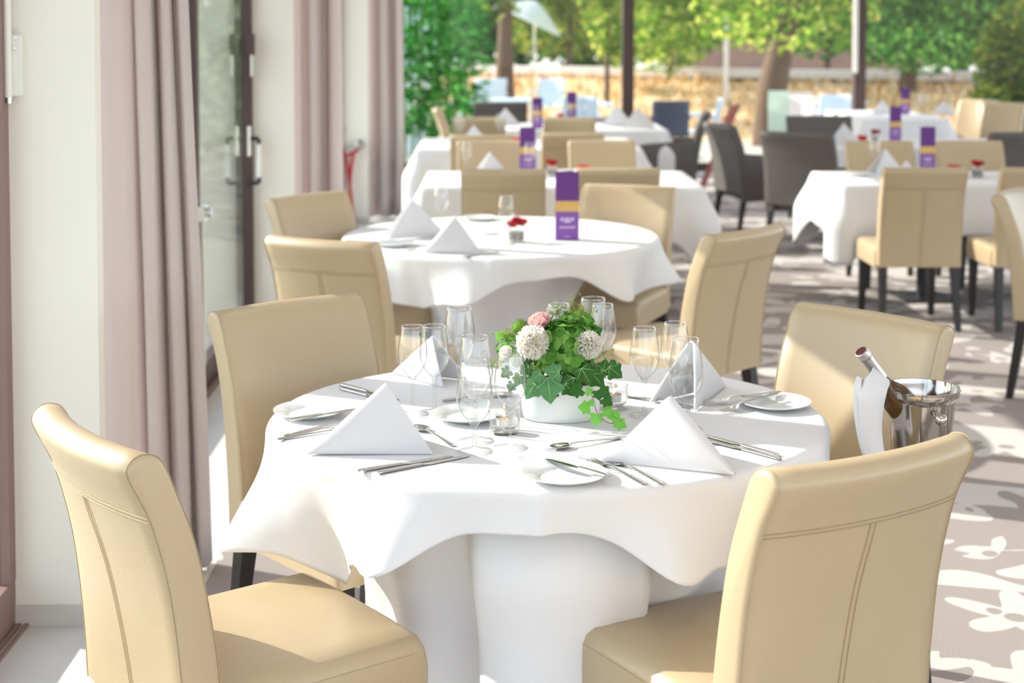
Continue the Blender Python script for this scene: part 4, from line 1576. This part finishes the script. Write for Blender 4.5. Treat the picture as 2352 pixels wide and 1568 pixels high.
# ---------------------------------------------------------------- settings of the other tables
def make_menu():
    root = empty('menu_card')
    w, hh = 0.100, 0.295
    # two covers joined at a spine, standing like a half-open book
    for s, nm in ((1, 'front_cover'), (-1, 'rear_cover')):
        mt = Matrix.Rotation(math.radians(0 if s == 1 else 38), 4, 'Z') @ Matrix.Translation((0, 0, 0))
        MB().box(0, -0.0012, 0, w, 0.0012, hh, mt).build(nm, M['purple'], root, smooth=False)
    fc = root.children[0]
    MB().box(0.0005, -0.0022, hh * 0.42, w + 0.001, -0.0010, hh * 0.575).build('gold_band', M['gold'], fc, smooth=False)
    MB().box(0.0015, -0.0020, 0.004, w - 0.001, -0.0010, hh * 0.418).build('lower_panel', M['purple_light'], fc, smooth=False)
    # pale printed crest: winged mark, a word line and a small line at the foot
    t = MB()
    y0, y1 = -0.0026, -0.0018
    for k in range(5):
        x = 0.022 + 0.0118 * k
        t.box(x, y0, hh * 0.285 + 0.002 * (k % 2), x + 0.009, y1, hh * 0.335 - 0.003 * (k % 2))
    t.box(0.036, y0, hh * 0.262, 0.066, y1, hh * 0.283)
    t.build('emblem', M['print'], fc, smooth=False)
    t = MB()
    for k in range(9):
        x = 0.017 + 0.0076 * k
        t.box(x, y0, hh * 0.178, x + 0.0055, y1, hh * 0.205)
    t.build('lettering', M['print'], fc, smooth=False)
    t = MB()
    for k in range(4):
        x = 0.038 + 0.0066 * k
        t.box(x, y0, hh * 0.048, x + 0.0045, y1, hh * 0.062)
    t.build('lettering', M['print'], fc, smooth=False)
    return root


menu_p = Proto(make_menu)


def make_jar():
    root = empty('flower_jar')
    s = 0.036
    MB().lathe([(0.0005, 0), (s * 0.95, 0), (s, 0.004), (s, 0.07), (s * 0.95, 0.07), (s * 0.94, 0.012), (0.0005, 0.01)], 24).build('jar', M['glass_solid'], root, angle=50)
    MB().lathe([(0.0005, 0.0105), (s * 0.93, 0.0105), (s * 0.93, 0.045), (0.0005, 0.045)], 20).build('filling', M['grey_stone'], root, angle=50)
    rr = random.Random(4)
    for c, r in (((-0.016, -0.014, 0.066), 0.036), ((0.022, 0.0, 0.071), 0.036), ((0.0, 0.020, 0.077), 0.034)):
        mb = MB()
        for l in range(4):
            for k in range(6):
                R = Matrix.Rotation(2 * PI * k / 6 + l * 0.5, 3, 'Z') @ Matrix.Rotation(0.3 + 0.35 * l, 3, 'X')
                petal(mb, Vector(c), R, r * (1 - 0.1 * l), r * 1.15, 0.3, nu=5, nv=5, ruffle=r * 0.05, seed=k)
        mb.build('bloom', M['red_petal'], root, angle=180)
    return root


jar_p = Proto(make_jar)


def make_red_candle():
    root = empty('red_candle_glass')
    MB().lathe([(0.0005, 0), (0.030, 0), (0.037, 0.01), (0.041, 0.05), (0.038, 0.05), (0.034, 0.012), (0.0005, 0.01)], 28).build('glass_cup', M['red_wax'], root, angle=50)
    MB().lathe([(0.0005, 0.011), (0.02, 0.011), (0.02, 0.026), (0.0005, 0.026)], 20).build('tealight', M['wax'], root, angle=50)
    return root


redc_p = Proto(make_red_candle)


def menu(px, py, rz, label):
    w = at(px, py, TZ)
    return menu_p.put(w, math.radians(rz), label, 'menu', 'purple menu cards')


far_nap = make_napkin(0.11, 0.148, 0.10, 0.055)
NG = 'folded napkins on the other tables'
GG = 'glasses on the other tables'


def fnap(px, py, ang, label, s=1.0):
    return napkin(px, py, ang, label, NG, TZ, s, far_nap)


# round menu table
menu(1276, 552, 2, 'tall purple menu card with gold band standing on the second round table')
fnap(952, 545, 190, 'big sunlit folded napkin on the menu table, peak beside a clear glass', 1.25)
fnap(1040, 580, 10, 'folded napkin in shade on the menu table, nearer its edge', 1.1)
glass(glass_white, 1014, 530, 'wine glass between the two folded napkins of the menu table', GG)
glass(glass_white, 1163, 562, 'wine glass before the red flowers on the menu table', GG)
jar_p.put(at(1186, 556, TZ), 0, 'small glass jar of red roses on the menu table', 'flower jar', 'red flower jars')
for px, py, lb in ((905, 565, 'side plate casting a grey shadow at the edge of the menu table'), (1100, 505, 'side plate at the far edge of the menu table')):
    plate(px, py, lb, 'side plates on the menu table')
cutlery(knife_p, (1060, 592), (1150, 578), 'knife beside the shaded napkin on the menu table', 'knife', 'cutlery on the menu table')
cutlery(fork_p, (935, 578), (1010, 562), 'fork beside the side plate on the menu table', 'fork', 'cutlery on the menu table')
# first rectangular table
menu(1194, 399, 4, 'purple menu card with pale foot, behind the first beige chair row')
fnap(1128, 399, 200, 'upright folded napkin between a glass and the purple menu on the first long table')
glass(glass_white, 1071, 400, 'wine glass beside the upright napkin on the first long table', GG)
glass(glass_white, 1216, 402, 'wine glass overlapping the purple menu of the first long table', GG)
jar_p.put(at(1268, 405, TZ), 1, 'dark red flower jar next to the pale plate on the first long table', 'flower jar', 'red flower jars')
redc_p.put(at(1339, 398, TZ), 0, 'red candle glass in front of the beige chair on the first long table', 'candle', 'red candle glasses')
plate(1310, 396, 'side plate beside the dark red flower jar on the first long table', 'side plates on the long tables')
# table by the third curtain
fnap(1090, 325, 190, 'small folded napkin between two glasses, table by the third curtain')
glass(glass_big, 1056, 325, 'wine glass on the curtain side of the small folded napkin', GG)
glass(glass_big, 1148, 325, 'wine glass on the carpet side of the small folded napkin', GG)
redc_p.put(at(1187, 330, TZ), 0, 'red candle glass beside the purple menu, table by the third curtain', 'candle', 'red candle glasses')
# table with the paired napkins
menu(1222, 296, 5, 'pale violet menu card hazy behind a glass, far down the row')
glass(glass_big, 1228, 299, 'wine glass in front of the pale violet menu', GG)
fnap(1163, 288, 185, 'folded napkin in shade far down the row, under the bamboo', 1.25)
fnap(1418, 290, 170, 'first of the paired folded napkins before the dark window post', 1.5)
fnap(1468, 296, 160, 'second of the paired folded napkins, lower and closer to the armchairs', 1.5)
# bare dark table at the window
pedestal_table(0.42, 15.3, 1.28, 16.25, (0.85,), 'bare dark table at the window with a purple menu', 'rectangular tables')
tz2 = 0.745
menu_p.put(at(1302, 276, tz2), 0.1, 'deep purple menu card at the window before the dry grass', 'menu', 'purple menu cards')
redc_p.put(at(1288, 272, tz2), 0, 'red candle glass on the bare dark table', 'candle', 'red candle glasses')
glass(glass_water, 1306, 278, 'short goblet sparkling before the window menu', GG, tz2)
glass(glass_water, 1342, 276, 'short goblet to one side of the window menu', GG, tz2)
# sun stripe table
menu(2113, 397, 6, 'purple menu card on the table at the sun stripes')
fnap(2036, 399, 195, 'tall folded napkin beside a wine glass on the sun stripe table', 1.15)
fnap(2084, 397, 120, 'little folded napkin next to the menu on the sun stripe table', 0.6)
glass(glass_big, 2008, 396, 'wine glass before the beige chair on the sun stripe table', GG)
redc_p.put(at(2191, 397, TZ), 0, 'dark red candle glass on the sun stripe table', 'candle', 'red candle glasses')
jar_p.put(at(2245, 407, TZ), 0.5, 'dark red rose in a glass jar on the sun stripe table', 'flower jar', 'red flower jars')
plate(1972, 404, 'side plate on the sunlit corner of the sun stripe table', 'side plates on the long tables')
# table beyond it
menu(2043, 327, 8, 'dark purple menu card on the table beyond the sun stripes')
fnap(1940, 331, 170, 'folded napkin at the corner of the table beyond, next to the charcoal armchair', 1.25)
redc_p.put(at(1980, 325, TZ), 0, 'dark red candle glass peeping past the corner napkin', 'candle', 'red candle glasses')
jar_p.put(at(2010, 326, TZ), 0.2, 'squat jar with a dark rose beside the purple menu', 'flower jar', 'red flower jars')
# window table
menu(2069, 263, 4, 'slim purple menu card highest up, on the far window table')
fnap(2028, 262, 175, 'folded napkin behind the dark purple menu on the far window table', 1.2)
fnap(2165, 264, 10, 'folded napkin in shade on the far window table', 1.2)
glass(glass_big, 2108, 264, 'wine glass catching light beside the slim menu', GG)
glass(glass_big, 2122, 262, 'second wine glass by the slim menu on the window table', GG)

# cloth over the armchair back
q = [pos(1643, 288, 12.55), pos(1652, 282, 12.50), pos(1663, 290, 12.45)]
rows = []
for k in range(9):
    t = k / 8
    row = []
    for j in range(7):
        u = j / 6
        a = at(1650, 286, 0.905)
        row.append(Vector((a.x - 0.02 + 0.03 * t + (0.07 if t > 0.15 else 0.07 * t / 0.15), a.y - 0.12 + 0.25 * u, 0.925 - 0.27 * max(0, t - 0.15) + 0.006 * sin(5 * u + 3 * t))))
    rows.append(row)
o = MB().grid(rows).build('napkin', M['napkin'], angle=180)
mod(o, 'SOLIDIFY', thickness=0.004)
tag(o, 'pinkish white napkin hanging over the side-on charcoal armchair', 'napkin')

# red rope tied to a chrome boss on the third pier
yr = 12.93
rp = empty('rope_barrier', pos(826, 332, yr), 0, 'red rope looped on a chrome boss at the third pier', 'rope')
RO = rp.location
MB().lathe([(0.0005, -0.03), (0.03, -0.026), (0.044, -0.01), (0.044, 0.004), (0.02, 0.012)], 24, mtx=Matrix.Rotation(PI / 2, 4, 'X').inverted() @ Matrix.Scale(-1, 4, (0, 0, 1))).build('boss', M['chrome'], rp)
f = lambda px, py, dy=-0.05: pos(px, py, yr + dy) - RO
MB().tube([f(838, 330), f(812, 342), f(794, 350)], [0.014, 0.018, 0.02], 10).build('end_hook', M['chrome'], rp)
MB().tube(smooth_curve([f(822, 340), f(812, 350), f(800, 352), f(790, 346)], 5), 0.018, 8).build('knot', M['red_cord'], rp)
MB().tube(smooth_curve([f(794, 350), f(799, 390), f(805, 440), f(810, 490), f(814, 516)], 5), [0.014] * 21, 8).build('strand', M['red_cord'], rp)
MB().tube(smooth_curve([f(812, 350), f(806, 390), f(804, 430), f(809, 480), f(816, 516)], 5), [0.014] * 21, 8).build('strand', M['red_cord'], rp)
for q in ((787, 222), (792, 297)):
    p = pos(*q, 12.945)
    tag(MB().lathe([(0.0005, -0.012), (0.014, -0.01), (0.018, 0.0)], 14, mtx=Matrix.Translation(p) @ Matrix.Rotation(-PI / 2, 4, 'X') @ Matrix.Scale(-1, 4, (0, 0, 1))).build('wall_stud', M['dark_metal']),
        'small dark stud on the third pier, ' + ('upper one' if q[1] < 250 else 'just above the chrome boss'), 'stud')

# ---------------------------------------------------------------- outdoors
GZ = -0.06


def leaf_cloud(cs, n, size, seed, droop=0.3, long=1.7):
    """n loose leaves in a union of ellipsoids (centre, radii)"""
    rr = random.Random(seed)
    vol = [r[0] * r[1] * r[2] for c, r in cs]
    tot = sum(vol)
    mb = MB()
    for k in range(n):
        x = rr.uniform(0, tot)
        for (c, r), v in zip(cs, vol):
            x -= v
            if x <= 0:
                break
        d = Vector((rr.gauss(0, 1), rr.gauss(0, 1), rr.gauss(0, 1))).normalized()
        q = rr.uniform(0.25, 1) ** 0.5
        p = Vector((c[0] + d.x * r[0] * q, c[1] + d.y * r[1] * q, c[2] + d.z * r[2] * q))
        u = Vector((rr.gauss(0, 1), rr.gauss(0, 1), rr.gauss(0, 0.6) - droop)).normalized()
        w = u.cross(Vector((rr.gauss(0, 1), rr.gauss(0, 1), rr.gauss(0, 1)))).normalized()
        s = size * rr.uniform(0.6, 1.3)
        n3 = u.cross(w)
        mb.add([p - u * s * long * 0.5, p + w * s * 0.5, p + u * s * long * 0.5, p - w * s * 0.5 + n3 * s * 0.1], [(0, 1, 2), (0, 2, 3)])
    return mb


def tree(name, base, trunk, crowns, n, size, mname, seed, label, cat='tree', group=None, tr=0.16):
    root = empty(name, base, 0, label, cat, group)
    b = Vector(base)
    tp = [Vector(p) - b for p in trunk]
    if tp:
        k = len(tp)
        MB().tube(smooth_curve(tp, 4), [tr * (1.25 - 0.85 * i / ((k - 1) * 4)) for i in range((k - 1) * 4 + 1)], 12).build('trunk', M['bark'], root)
    cs = [((Vector(c) - b), r) for c, r in crowns]
    leaf_cloud(cs, n, size, seed).build('foliage', M[mname], root, smooth=False)
    return root


def crown(px, py, Y, rx, rz, ry=None):
    return (pos(px, py, Y), (rx, ry or rx, rz))


def gnd(px, Y):
    p = pos(px, 200, Y)
    return Vector((p.x, Y, GZ))


TG = 'trees beyond the terrace'
g = gnd(1768, 23.0)
tree('tree', g, [g, g + Vector((0.05, 0, 0.9)), g + Vector((0.22, 0, 1.7)), g + Vector((0.42, 0, 2.6)), g + Vector((0.6, 0.3, 3.6))],
     [crown(1790, 10, 23.4, 1.05, 0.62), crown(1700, 20, 24.2, 0.8, 0.6), crown(1890, 20, 24.0, 0.9, 0.72), crown(1780, 60, 22.3, 0.9, 0.42), crown(1790, -120, 23.4, 2.0, 1.0)], 5200, 0.085, 'tree_a', 1, 'leaning tree with a grey foot and bright yellow-green crown, between the two window posts', group=TG, tr=0.22)
g = gnd(1530, 30)
tree('tree', g, [g, g + Vector((0.1, 0, 1.6)), g + Vector((-0.1, 0, 3.2))],
     [crown(1540, 20, 30, 1.0, 0.95), crown(1500, 70, 29, 0.65, 0.6), crown(1600, 50, 30, 0.8, 0.75), crown(1520, 125, 28.8, 0.75, 0.40), crown(1610, 85, 28.8, 0.5, 0.35), crown(1560, -110, 30, 1.8, 1.1)], 5600, 0.10, 'tree_a', 2, 'light green tree just past the first dark window post', group=TG, tr=0.06)
g = gnd(1395, 28)
tree('tree', g, [g, g + Vector((0.0, 0, 1.6)), g + Vector((0.1, 0, 3.0))],
     [crown(1395, 40, 28, 0.5, 0.75), crown(1420, 100, 28, 0.35, 0.5), crown(1390, -90, 28, 1.0, 0.9)], 2800, 0.10, 'tree_a', 3, 'yellow-green young tree by the first dark window post, parasol side', group=TG, tr=0.05)
g = gnd(2080, 27)
tree('tree', g, [g, g + Vector((0.05, 0, 1.6)), g + Vector((-0.1, 0, 3.2))],
     [crown(2060, 30, 27, 0.75, 0.8), crown(2130, 70, 26.5, 0.7, 0.7), crown(2190, 20, 27, 0.8, 0.85), crown(2110, 115, 26, 1.05, 0.45), crown(2110, -120, 27, 1.8, 1.1)], 6500, 0.085, 'tree_b', 4, 'fresh green tree right of the pole on the dark window post', group=TG)['label'] = 'fresh green tree past the window post that carries the pale pole'
g = gnd(2310, 22)
tree('shrub', g, [], [crown(2300, 150, 22, 0.42, 0.75), crown(2350, 110, 22, 0.5, 0.8), crown(2270, 230, 21.5, 0.3, 0.3), (g + Vector((0.1, 0, 0.55)), (0.5, 0.4, 0.55))], 4500, 0.065, 'tree_c', 5, 'olive green shrub at the window, behind the sunlit chairs', 'shrub')
g = gnd(1900, 33)
tree('tree', g, [g, g + Vector((0, 0, 2)), g + Vector((0, 0, 3.5))], [crown(1900, 40, 33, 1.3, 0.95), crown(1990, 60, 34, 1.1, 0.8), crown(1920, -110, 33, 2.2, 1.2)], 4500, 0.12, 'tree_b', 6, 'deep green tree behind the leaning one', group=TG, tr=0.07)
g = gnd(1300, 36)
tree('tree', g, [g, g + Vector((0.1, 0, 2)), g + Vector((0, 0, 3.5))], [crown(1330, 40, 36, 1.0, 1.0), crown(1260, 60, 37, 1.2, 0.8), crown(1300, -100, 36, 2.2, 1.2)], 4000, 0.13, 'tree_c', 7, 'olive green tree behind the pale parasol', group=TG, tr=0.07)
g = gnd(1160, 27)
tree('tree', g, [g, g + Vector((0.0, 0, 1.5)), g + Vector((0.05, 0, 3.2))], [crown(1150, -10, 27, 0.5, 0.45), crown(1140, -110, 27, 1.3, 0.8)], 900, 0.11, 'tree_c', 8, 'tree with dark brown trunk between bamboo and parasol', group=TG, tr=0.17)
# far belt of trees closing the view
for i, (px, Y, mname, lb) in enumerate(((900, 58, 'tree_b', 'dense tree far off behind the bamboo'), (1120, 60, 'tree_b', 'dense tree far off behind the brown trunk'), (1350, 58, 'tree_c', 'dense tree far off past the parasol'),
                                        (1560, 60, 'tree_b', 'dense tree far off behind the pale post'), (1780, 58, 'tree_c', 'dense tree far off behind the leaning trunk'), (2000, 60, 'tree_b', 'dense tree far off behind the pole'),
                                        (2210, 58, 'tree_c', 'dense tree far off behind the fresh green tree'), (2430, 60, 'tree_b', 'dense tree far off behind the olive shrub'))):
    g = gnd(px, Y)
    tree('tree', g, [g, g + Vector((0, 0, 2)), g + Vector((0, 0, 4))], [(g + Vector((0, 0, 4.2)), (3.0, 2.2, 3.1)), (g + Vector((0, -0.5, 1.5)), (2.9, 1.2, 1.1)), (g + Vector((1.3, 0.5, 2.4)), (1.5, 1.5, 1.4)), (g + Vector((-1.3, 0.5, 2.2)), (1.5, 1.5, 1.4)), (g + Vector((0, 0, 6.4)), (2.2, 2.0, 1.5))], 5200, 0.30, mname, 30 + i, lb, group='dense trees far off', tr=0.25)

# bamboo right outside the glass
def bamboo(px, Y, n, seed, label, hgt=3.2, rad=0.3):
    rr = random.Random(seed)
    g = gnd(px, Y)
    root = empty('bamboo_plant', g, 0, label, 'bamboo', 'bamboo plants outside the glass')
    lv = MB()
    for k in range(n):
        a, r = rr.uniform(0, 2 * PI), rr.uniform(0.02, rad * 0.6)
        p0 = Vector((r * cos(a), r * sin(a), 0))
        lean = Vector((rr.gauss(0, 0.12), rr.gauss(0, 0.12), 0))
        pts = [p0 + lean * (t ** 1.6) + Vector((0, 0, hgt * t)) for t in (0, 0.33, 0.66, 1)]
        MB().tube(smooth_curve(pts, 3), 0.011, 8).build('cane', M['cane'], root)
        for j in range(46):
            t = rr.uniform(0.12, 1)
            b = p0 + lean * (t ** 1.6) + Vector((0, 0, hgt * t))
            da = rr.uniform(0, 2 * PI)
            tw = Vector((cos(da), sin(da), rr.uniform(-0.1, 0.6)))
            e = b + tw * rr.uniform(0.1, 0.34)
            for q in range(9):
                o = b.lerp(e, rr.uniform(0.2, 1))
                u = (tw + Vector((rr.gauss(0, .5), rr.gauss(0, .5), -0.55 + rr.gauss(0, .35)))).normalized()
                w = u.cross(Vector((rr.gauss(0, 1), rr.gauss(0, 1), rr.gauss(0, 1)))).normalized()
                L = rr.uniform(0.09, 0.19)
                lv.add([o, o + u * L * 0.4 + w * L * 0.10, o + u * L, o + u * L * 0.4 - w * L * 0.10], [(0, 1, 2), (0, 2, 3)])
    lv.build('foliage', M['bamboo'], root, smooth=False)
    return root


bamboo(948, 18.75, 7, 1, 'green bamboo tight against the third curtain')
bamboo(1000, 19.3, 7, 2, 'green bamboo second from the third curtain')
bamboo(1062, 20.4, 6, 3, 'green bamboo with drooping leaves closest to the brown trunk')
hg = empty('hedge', (-4.2, 24.0, GZ), 0, 'pale green hedge outside the glazed doors', 'hedge')
leaf_cloud([(Vector((0, -9 + 3.0 * k, 1.2)), (0.6, 1.9, 1.5)) for k in range(8)], 9000, 0.12, 77).build('foliage', M['hedge'], hg, smooth=False)
# pale slatted screen behind the bamboo
sc = empty('garden_screen', gnd(945, 21.5), 0, 'pale blue-white slatted screen showing between bamboo stems', 'screen')
for k in range(7):
    x = -0.32 + 0.10 * k
    MB().box(x, -0.012, 0, x + 0.07, 0.012, 2.1).build('slat', M['blue_seat'], sc, smooth=False)
MB().box(-0.34, 0.013, 0.3, 0.42, 0.04, 0.38).build('rail', M['blue_seat'], sc, smooth=False)
MB().box(-0.34, 0.013, 1.7, 0.42, 0.04, 1.78).build('rail', M['blue_seat'], sc, smooth=False)

# low garden wall with pale coping, brown wall behind, bank of dry grass before it
wl = empty('garden_wall', (0, 0, GZ), 0, 'low garden wall with pale coping beyond the dry grass', 'wall')
wl['kind'] = 'thing'
a, b = pos(1040, 158, 33), pos(2700, 182, 25.5)
d = (b - a).normalized()
nrm = Vector((-d.y, d.x, 0)).normalized()
def wallbox(z0, z1, w0, w1):
    mb = MB()
    vs = []
    for p in (a, b):
        for ww in (w0, w1):
            for z in (z0, z1):
                vs.append(Vector((p.x + nrm.x * ww, p.y + nrm.y * ww, z - GZ)))
    mb.add(vs, [(0, 1, 3, 2), (4, 6, 7, 5), (0, 4, 5, 1), (2, 3, 7, 6), (1, 5, 7, 3), (0, 2, 6, 4)])
    return mb
wallbox(GZ, 0.80, 0, 0.35).build('wall_body', M['brown_wall'], wl, smooth=False)
wallbox(0.80, 0.97, -0.08, 0.43).build('coping', M['coping'], wl, smooth=False)
w2 = MB().box(pos(1530, 100, 47).x, 47, GZ, pos(2120, 100, 47).x, 47.4, 1.42).build('boundary_wall', M['brown_wall'], smooth=False)
tag(w2, 'brown stone wall in the shade of the far trees', 'wall', kind='thing')
rows = []
for j in range(12):
    t = j / 11
    row = []
    for i in range(60):
        s = i / 59
        p = a.lerp(b, s) - nrm * (0.1 + 5.2 * t)
        z = 0.74 * (1 - t) ** 1.15 + GZ * t + 0.09 * noise.noise(Vector((p.x * 1.1, p.y * 1.1, 3))) * (1 - t)
        row.append(Vector((p.x, p.y, z)))
    rows.append(row)
bank = MB().grid(rows).build('ground_bank', M['dry_base'], angle=180)
bank['kind'] = 'structure'
rr = random.Random(12)
mb = MB()
for k in range(5000):
    s, t = rr.random(), rr.random() ** 1.1
    p = a.lerp(b, s) - nrm * (0.1 + 5.0 * t)
    z = 0.74 * (1 - t) ** 1.15 + GZ * t
    o = Vector((p.x, p.y, z - 0.03))
    u = Vector((rr.gauss(0, .45), rr.gauss(0, .45), 1)).normalized()
    w = u.cross(Vector((rr.gauss(0, 1), rr.gauss(0, 1), 0))).normalized()
    L = rr.uniform(0.1, 0.3)
    mb.add([o - w * 0.035, o + w * 0.035, o + u * L], [(0, 1, 2)])
tag(mb.build('dry_grass', M['dry'], smooth=False), 'dry golden grass on the bank below the garden wall', 'grass', kind='stuff')

# pale post on the wall, parasol, terrace furniture
p = pos(1668, 176, 27.5)
tag(MB().tube([(p.x, 27.5, GZ), (p.x, 27.5, 2.12)], 0.048, 12).build('garden_post', M['coping']), 'slim pale post standing in front of the garden wall', 'post')
pr = pos(1228, 40, 30)
ps = empty('parasol', (pr.x, 30, GZ), 0, 'pale blue-white parasol tilted over the terrace', 'parasol')
MB().tube([(0, 0, 0), (0, 0, 2.35)], 0.022, 10).build('pole', M['silver'], ps)
tl = Matrix.Translation((0, 0, 2.25)) @ Matrix.Rotation(math.radians(26), 4, 'Y')
cn = MB()
ring = []
n = 8
rws = []
for k in range(6):
    t = k / 5
    rws.append([tl @ Vector(((0.02 + 0.72 * t) * cos(2 * PI * i / 48) * (1 - 0.05 * t * abs(sin(4 * 2 * PI * i / 48))), (0.02 + 0.72 * t) * sin(2 * PI * i / 48) * (1 - 0.05 * t * abs(sin(4 * 2 * PI * i / 48))), 0.12 - 0.42 * t ** 1.2)) for i in range(48)])
cn.grid(rws, closed=True).build('canopy', M['canopy'], ps, angle=180)
for k in range(8):
    a8 = 2 * PI * k / 8
    MB().tube([tl @ Vector((0.02, 0, 0.08)), tl @ Vector((0.68 * cos(a8), 0.68 * sin(a8), -0.26))], 0.006, 6).build('rib', M['silver'], ps)


def make_garden_chair(mt):
    def mk():
        root = empty('garden_chair')
        rows = []
        for k in range(10):
            t = k / 9
            rows.append([Vector((-0.24 + 0.48 * j / 8, -0.20 - 0.10 * t - 0.06 * (1 - (2 * j / 8 - 1) ** 2) * 1.0, 0.40 + 0.46 * t)) for j in range(9)])
        o = MB().grid(rows).build('backrest', M[mt], root, angle=180)
        mod(o, 'SOLIDIFY', thickness=0.025)
        rows = [[Vector((-0.24 + 0.48 * j / 6, -0.24 + 0.48 * k / 6, 0.43 + 0.012 * math.cos(j))) for j in range(7)] for k in range(7)]
        o = MB().grid(rows).build('seat', M[mt], root, angle=180)
        mod(o, 'SOLIDIFY', thickness=0.03)
        for sx in (-1, 1):
            MB().tube([(sx * 0.22, -0.2, 0.42), (sx * 0.25, -0.27, 0)], 0.016, 8).build('leg', M[mt], root)
            MB().tube([(sx * 0.22, 0.2, 0.42), (sx * 0.23, 0.24, 0)], 0.016, 8).build('leg', M[mt], root)
            MB().tube(smooth_curve([(sx * 0.25, -0.26, 0.64), (sx * 0.27, 0.0, 0.65), (sx * 0.26, 0.2, 0.62), (sx * 0.23, 0.22, 0.43)], 4), 0.016, 8).build('armrest', M[mt], root)
        return root
    return Proto(mk)


blue_p, cream_p, wick_p = make_garden_chair('blue_seat'), make_garden_chair('coping'), make_garden_chair('grey_blue')


def gchair(p, px, py, Y, ang, label, s=1.0):
    w = pos(px, py, Y)
    return p.put((w.x, Y, GZ), math.radians(ang), label, 'garden chair', 'garden chairs on the terrace', s)


gchair(blue_p, 1068, 190, 21.6, 60, 'pale blue garden chair side-on beside the bamboo', 1.1)
gchair(blue_p, 1112, 160, 24.5, 20, 'pale blue garden chair behind the first blue one', 1.15)
gchair(blue_p, 1255, 150, 27.0, 160, 'pale blue garden chair below the parasol edge, near the coping', 1.05)
gchair(blue_p, 1330, 245, 20.0, 175, 'pale blue garden chair behind the purple window menu')
gchair(wick_p, 1535, 260, 19.3, 0, 'shiny grey-blue garden chair seen from behind, past the window post', 1.0)
gchair(blue_p, 1600, 260, 19.6, 80, 'white garden chair side-on behind the charcoal armchair')
gchair(cream_p, 1822, 250, 19.8, 150, 'pale cream garden chair next to the frosted screen')
gchair(cream_p, 1858, 250, 21.1, 200, 'pale cream garden chair, second from the frosted screen')
gchair(blue_p, 1925, 250, 20.6, 170, 'pale blue garden chair beside the window post with the pole')


def gtable(px, Y, r, label):
    w = pos(px, 250, Y)
    t = empty('garden_table', (w.x, Y, GZ), 0, label, 'garden table', 'garden tables on the terrace')
    MB().lathe([(0.0005, 0.70), (r, 0.70), (r, 0.735), (0.0005, 0.735)], 32).build('tabletop', M['blue_seat'], t, angle=40)
    MB().lathe([(0.0005, 0), (0.22, 0), (0.22, 0.02), (0.03, 0.03), (0.03, 0.70)], 20).build('column', M['silver'], t, angle=40)


gtable(1160, 22.5, 0.40, 'pale blue garden table between the bamboo and the parasol')
gtable(1340, 21.2, 0.42, 'pale blue garden table behind the window menu')
gtable(1925, 21.8, 0.42, 'pale blue garden table by the window post with the pole')

# frosted screen and folded red-brown chair
w = pos(1788, 250, 18.7)
fs = empty('glass_screen', (w.x, 18.7, GZ), 0.0, 'frosted pale green glass screen at the foot of the leaning tree', 'screen')
MB().box(-0.13, -0.006, 0.05, 0.13, 0.006, 1.0).build('pane', M['frost'], fs, smooth=False)
for x in (-0.12, 0.12):
    MB().box(x - 0.015, -0.02, 0, x + 0.015, 0.02, 0.12).build('clamp_foot', M['silver'], fs, smooth=False)
a, b = pos(1690, 245, 15.2), pos(1612, 425, 14.6)
fr = empty('folding_chair', b, 0, 'folded red-brown wooden chair leaning behind the charcoal armchairs', 'chair')
for dx in (0.0, 0.30):
    off = Vector((dx * 0.25, dx, 0))
    t = (a - b)
    MB().tube([Vector((0, 0, 0)) + off - t * 0.18, t * 0.5 + off, t + off], 0.022, 8).build('rail', M['red_wood'], fr)
for k in range(7):
    p0 = (a - b) * (0.55 + 0.07 * k)
    MB().box(-0.012, 0, -0.03, 0.012, 0.30, 0.03, Matrix.Translation(p0)).build('slat', M['red_wood'], fr, smooth=False)

# ---------------------------------------------------------------- light
SUN = Vector((0.905, -0.405, -0.53)).normalized()
sl = bpy.data.lights.new('sun', 'SUN')
sl.energy = 7.2
sl.angle = math.radians(0.55)
sl.color = (1.0, 0.95, 0.87)
so = bpy.data.objects.new('sun', sl)
C.objects.link(so)
so.rotation_euler = SUN.to_track_quat('-Z', 'Y').to_euler()
so.location = (-10, 8, 8)
w = bpy.data.worlds.new('sky')
S.world = w
w.use_nodes = True
nt = w.node_tree
bg = nt.nodes['Background']
sky = nt.nodes.new('ShaderNodeTexSky')
sky.sky_type = 'NISHITA'
sky.sun_disc = False
sky.sun_elevation = math.radians(24)
sky.sun_rotation = math.radians(-60)
mxw = nt.nodes.new('ShaderNodeMixRGB')
mxw.inputs['Fac'].default_value = 0.8
nt.links.new(sky.outputs['Color'], mxw.inputs['Color1'])
mxw.inputs['Color2'].default_value = (0.92, 0.95, 1.03, 1)
nt.links.new(mxw.outputs['Color'], bg.inputs['Color'])
bg.inputs['Strength'].default_value = 1.28
# unseen area lights added under the ceiling as soft ambient fill
for i, x in enumerate((0.8, 3.6, 6.4)):
    for j, y in enumerate((-2.0, 1.6, 5.2, 8.8, 12.4, 16.0)):
        la = bpy.data.lights.new('fill_light', 'AREA')
        la.shape = 'RECTANGLE'
        la.size, la.size_y = 1.2, 1.2
        la.energy = 6
        la.color = (1.0, 0.97, 0.95)
        lo = bpy.data.objects.new('fill_light', la)
        C.objects.link(lo)
        lo.location = (x, y, 3.08)
S.view_settings.view_transform = 'Standard'
S.view_settings.look = 'None'
S.view_settings.exposure = 0.32
S.view_settings.gamma = 1.0
S.cycles.max_bounces = 10
S.cycles.diffuse_bounces = 4
S.cycles.glossy_bounces = 6
S.cycles.transmission_bounces = 8
S.cycles.transparent_max_bounces = 32
S.cycles.caustics_reflective = False
S.cycles.caustics_refractive = False
S.cycles.sample_clamp_indirect = 8.0
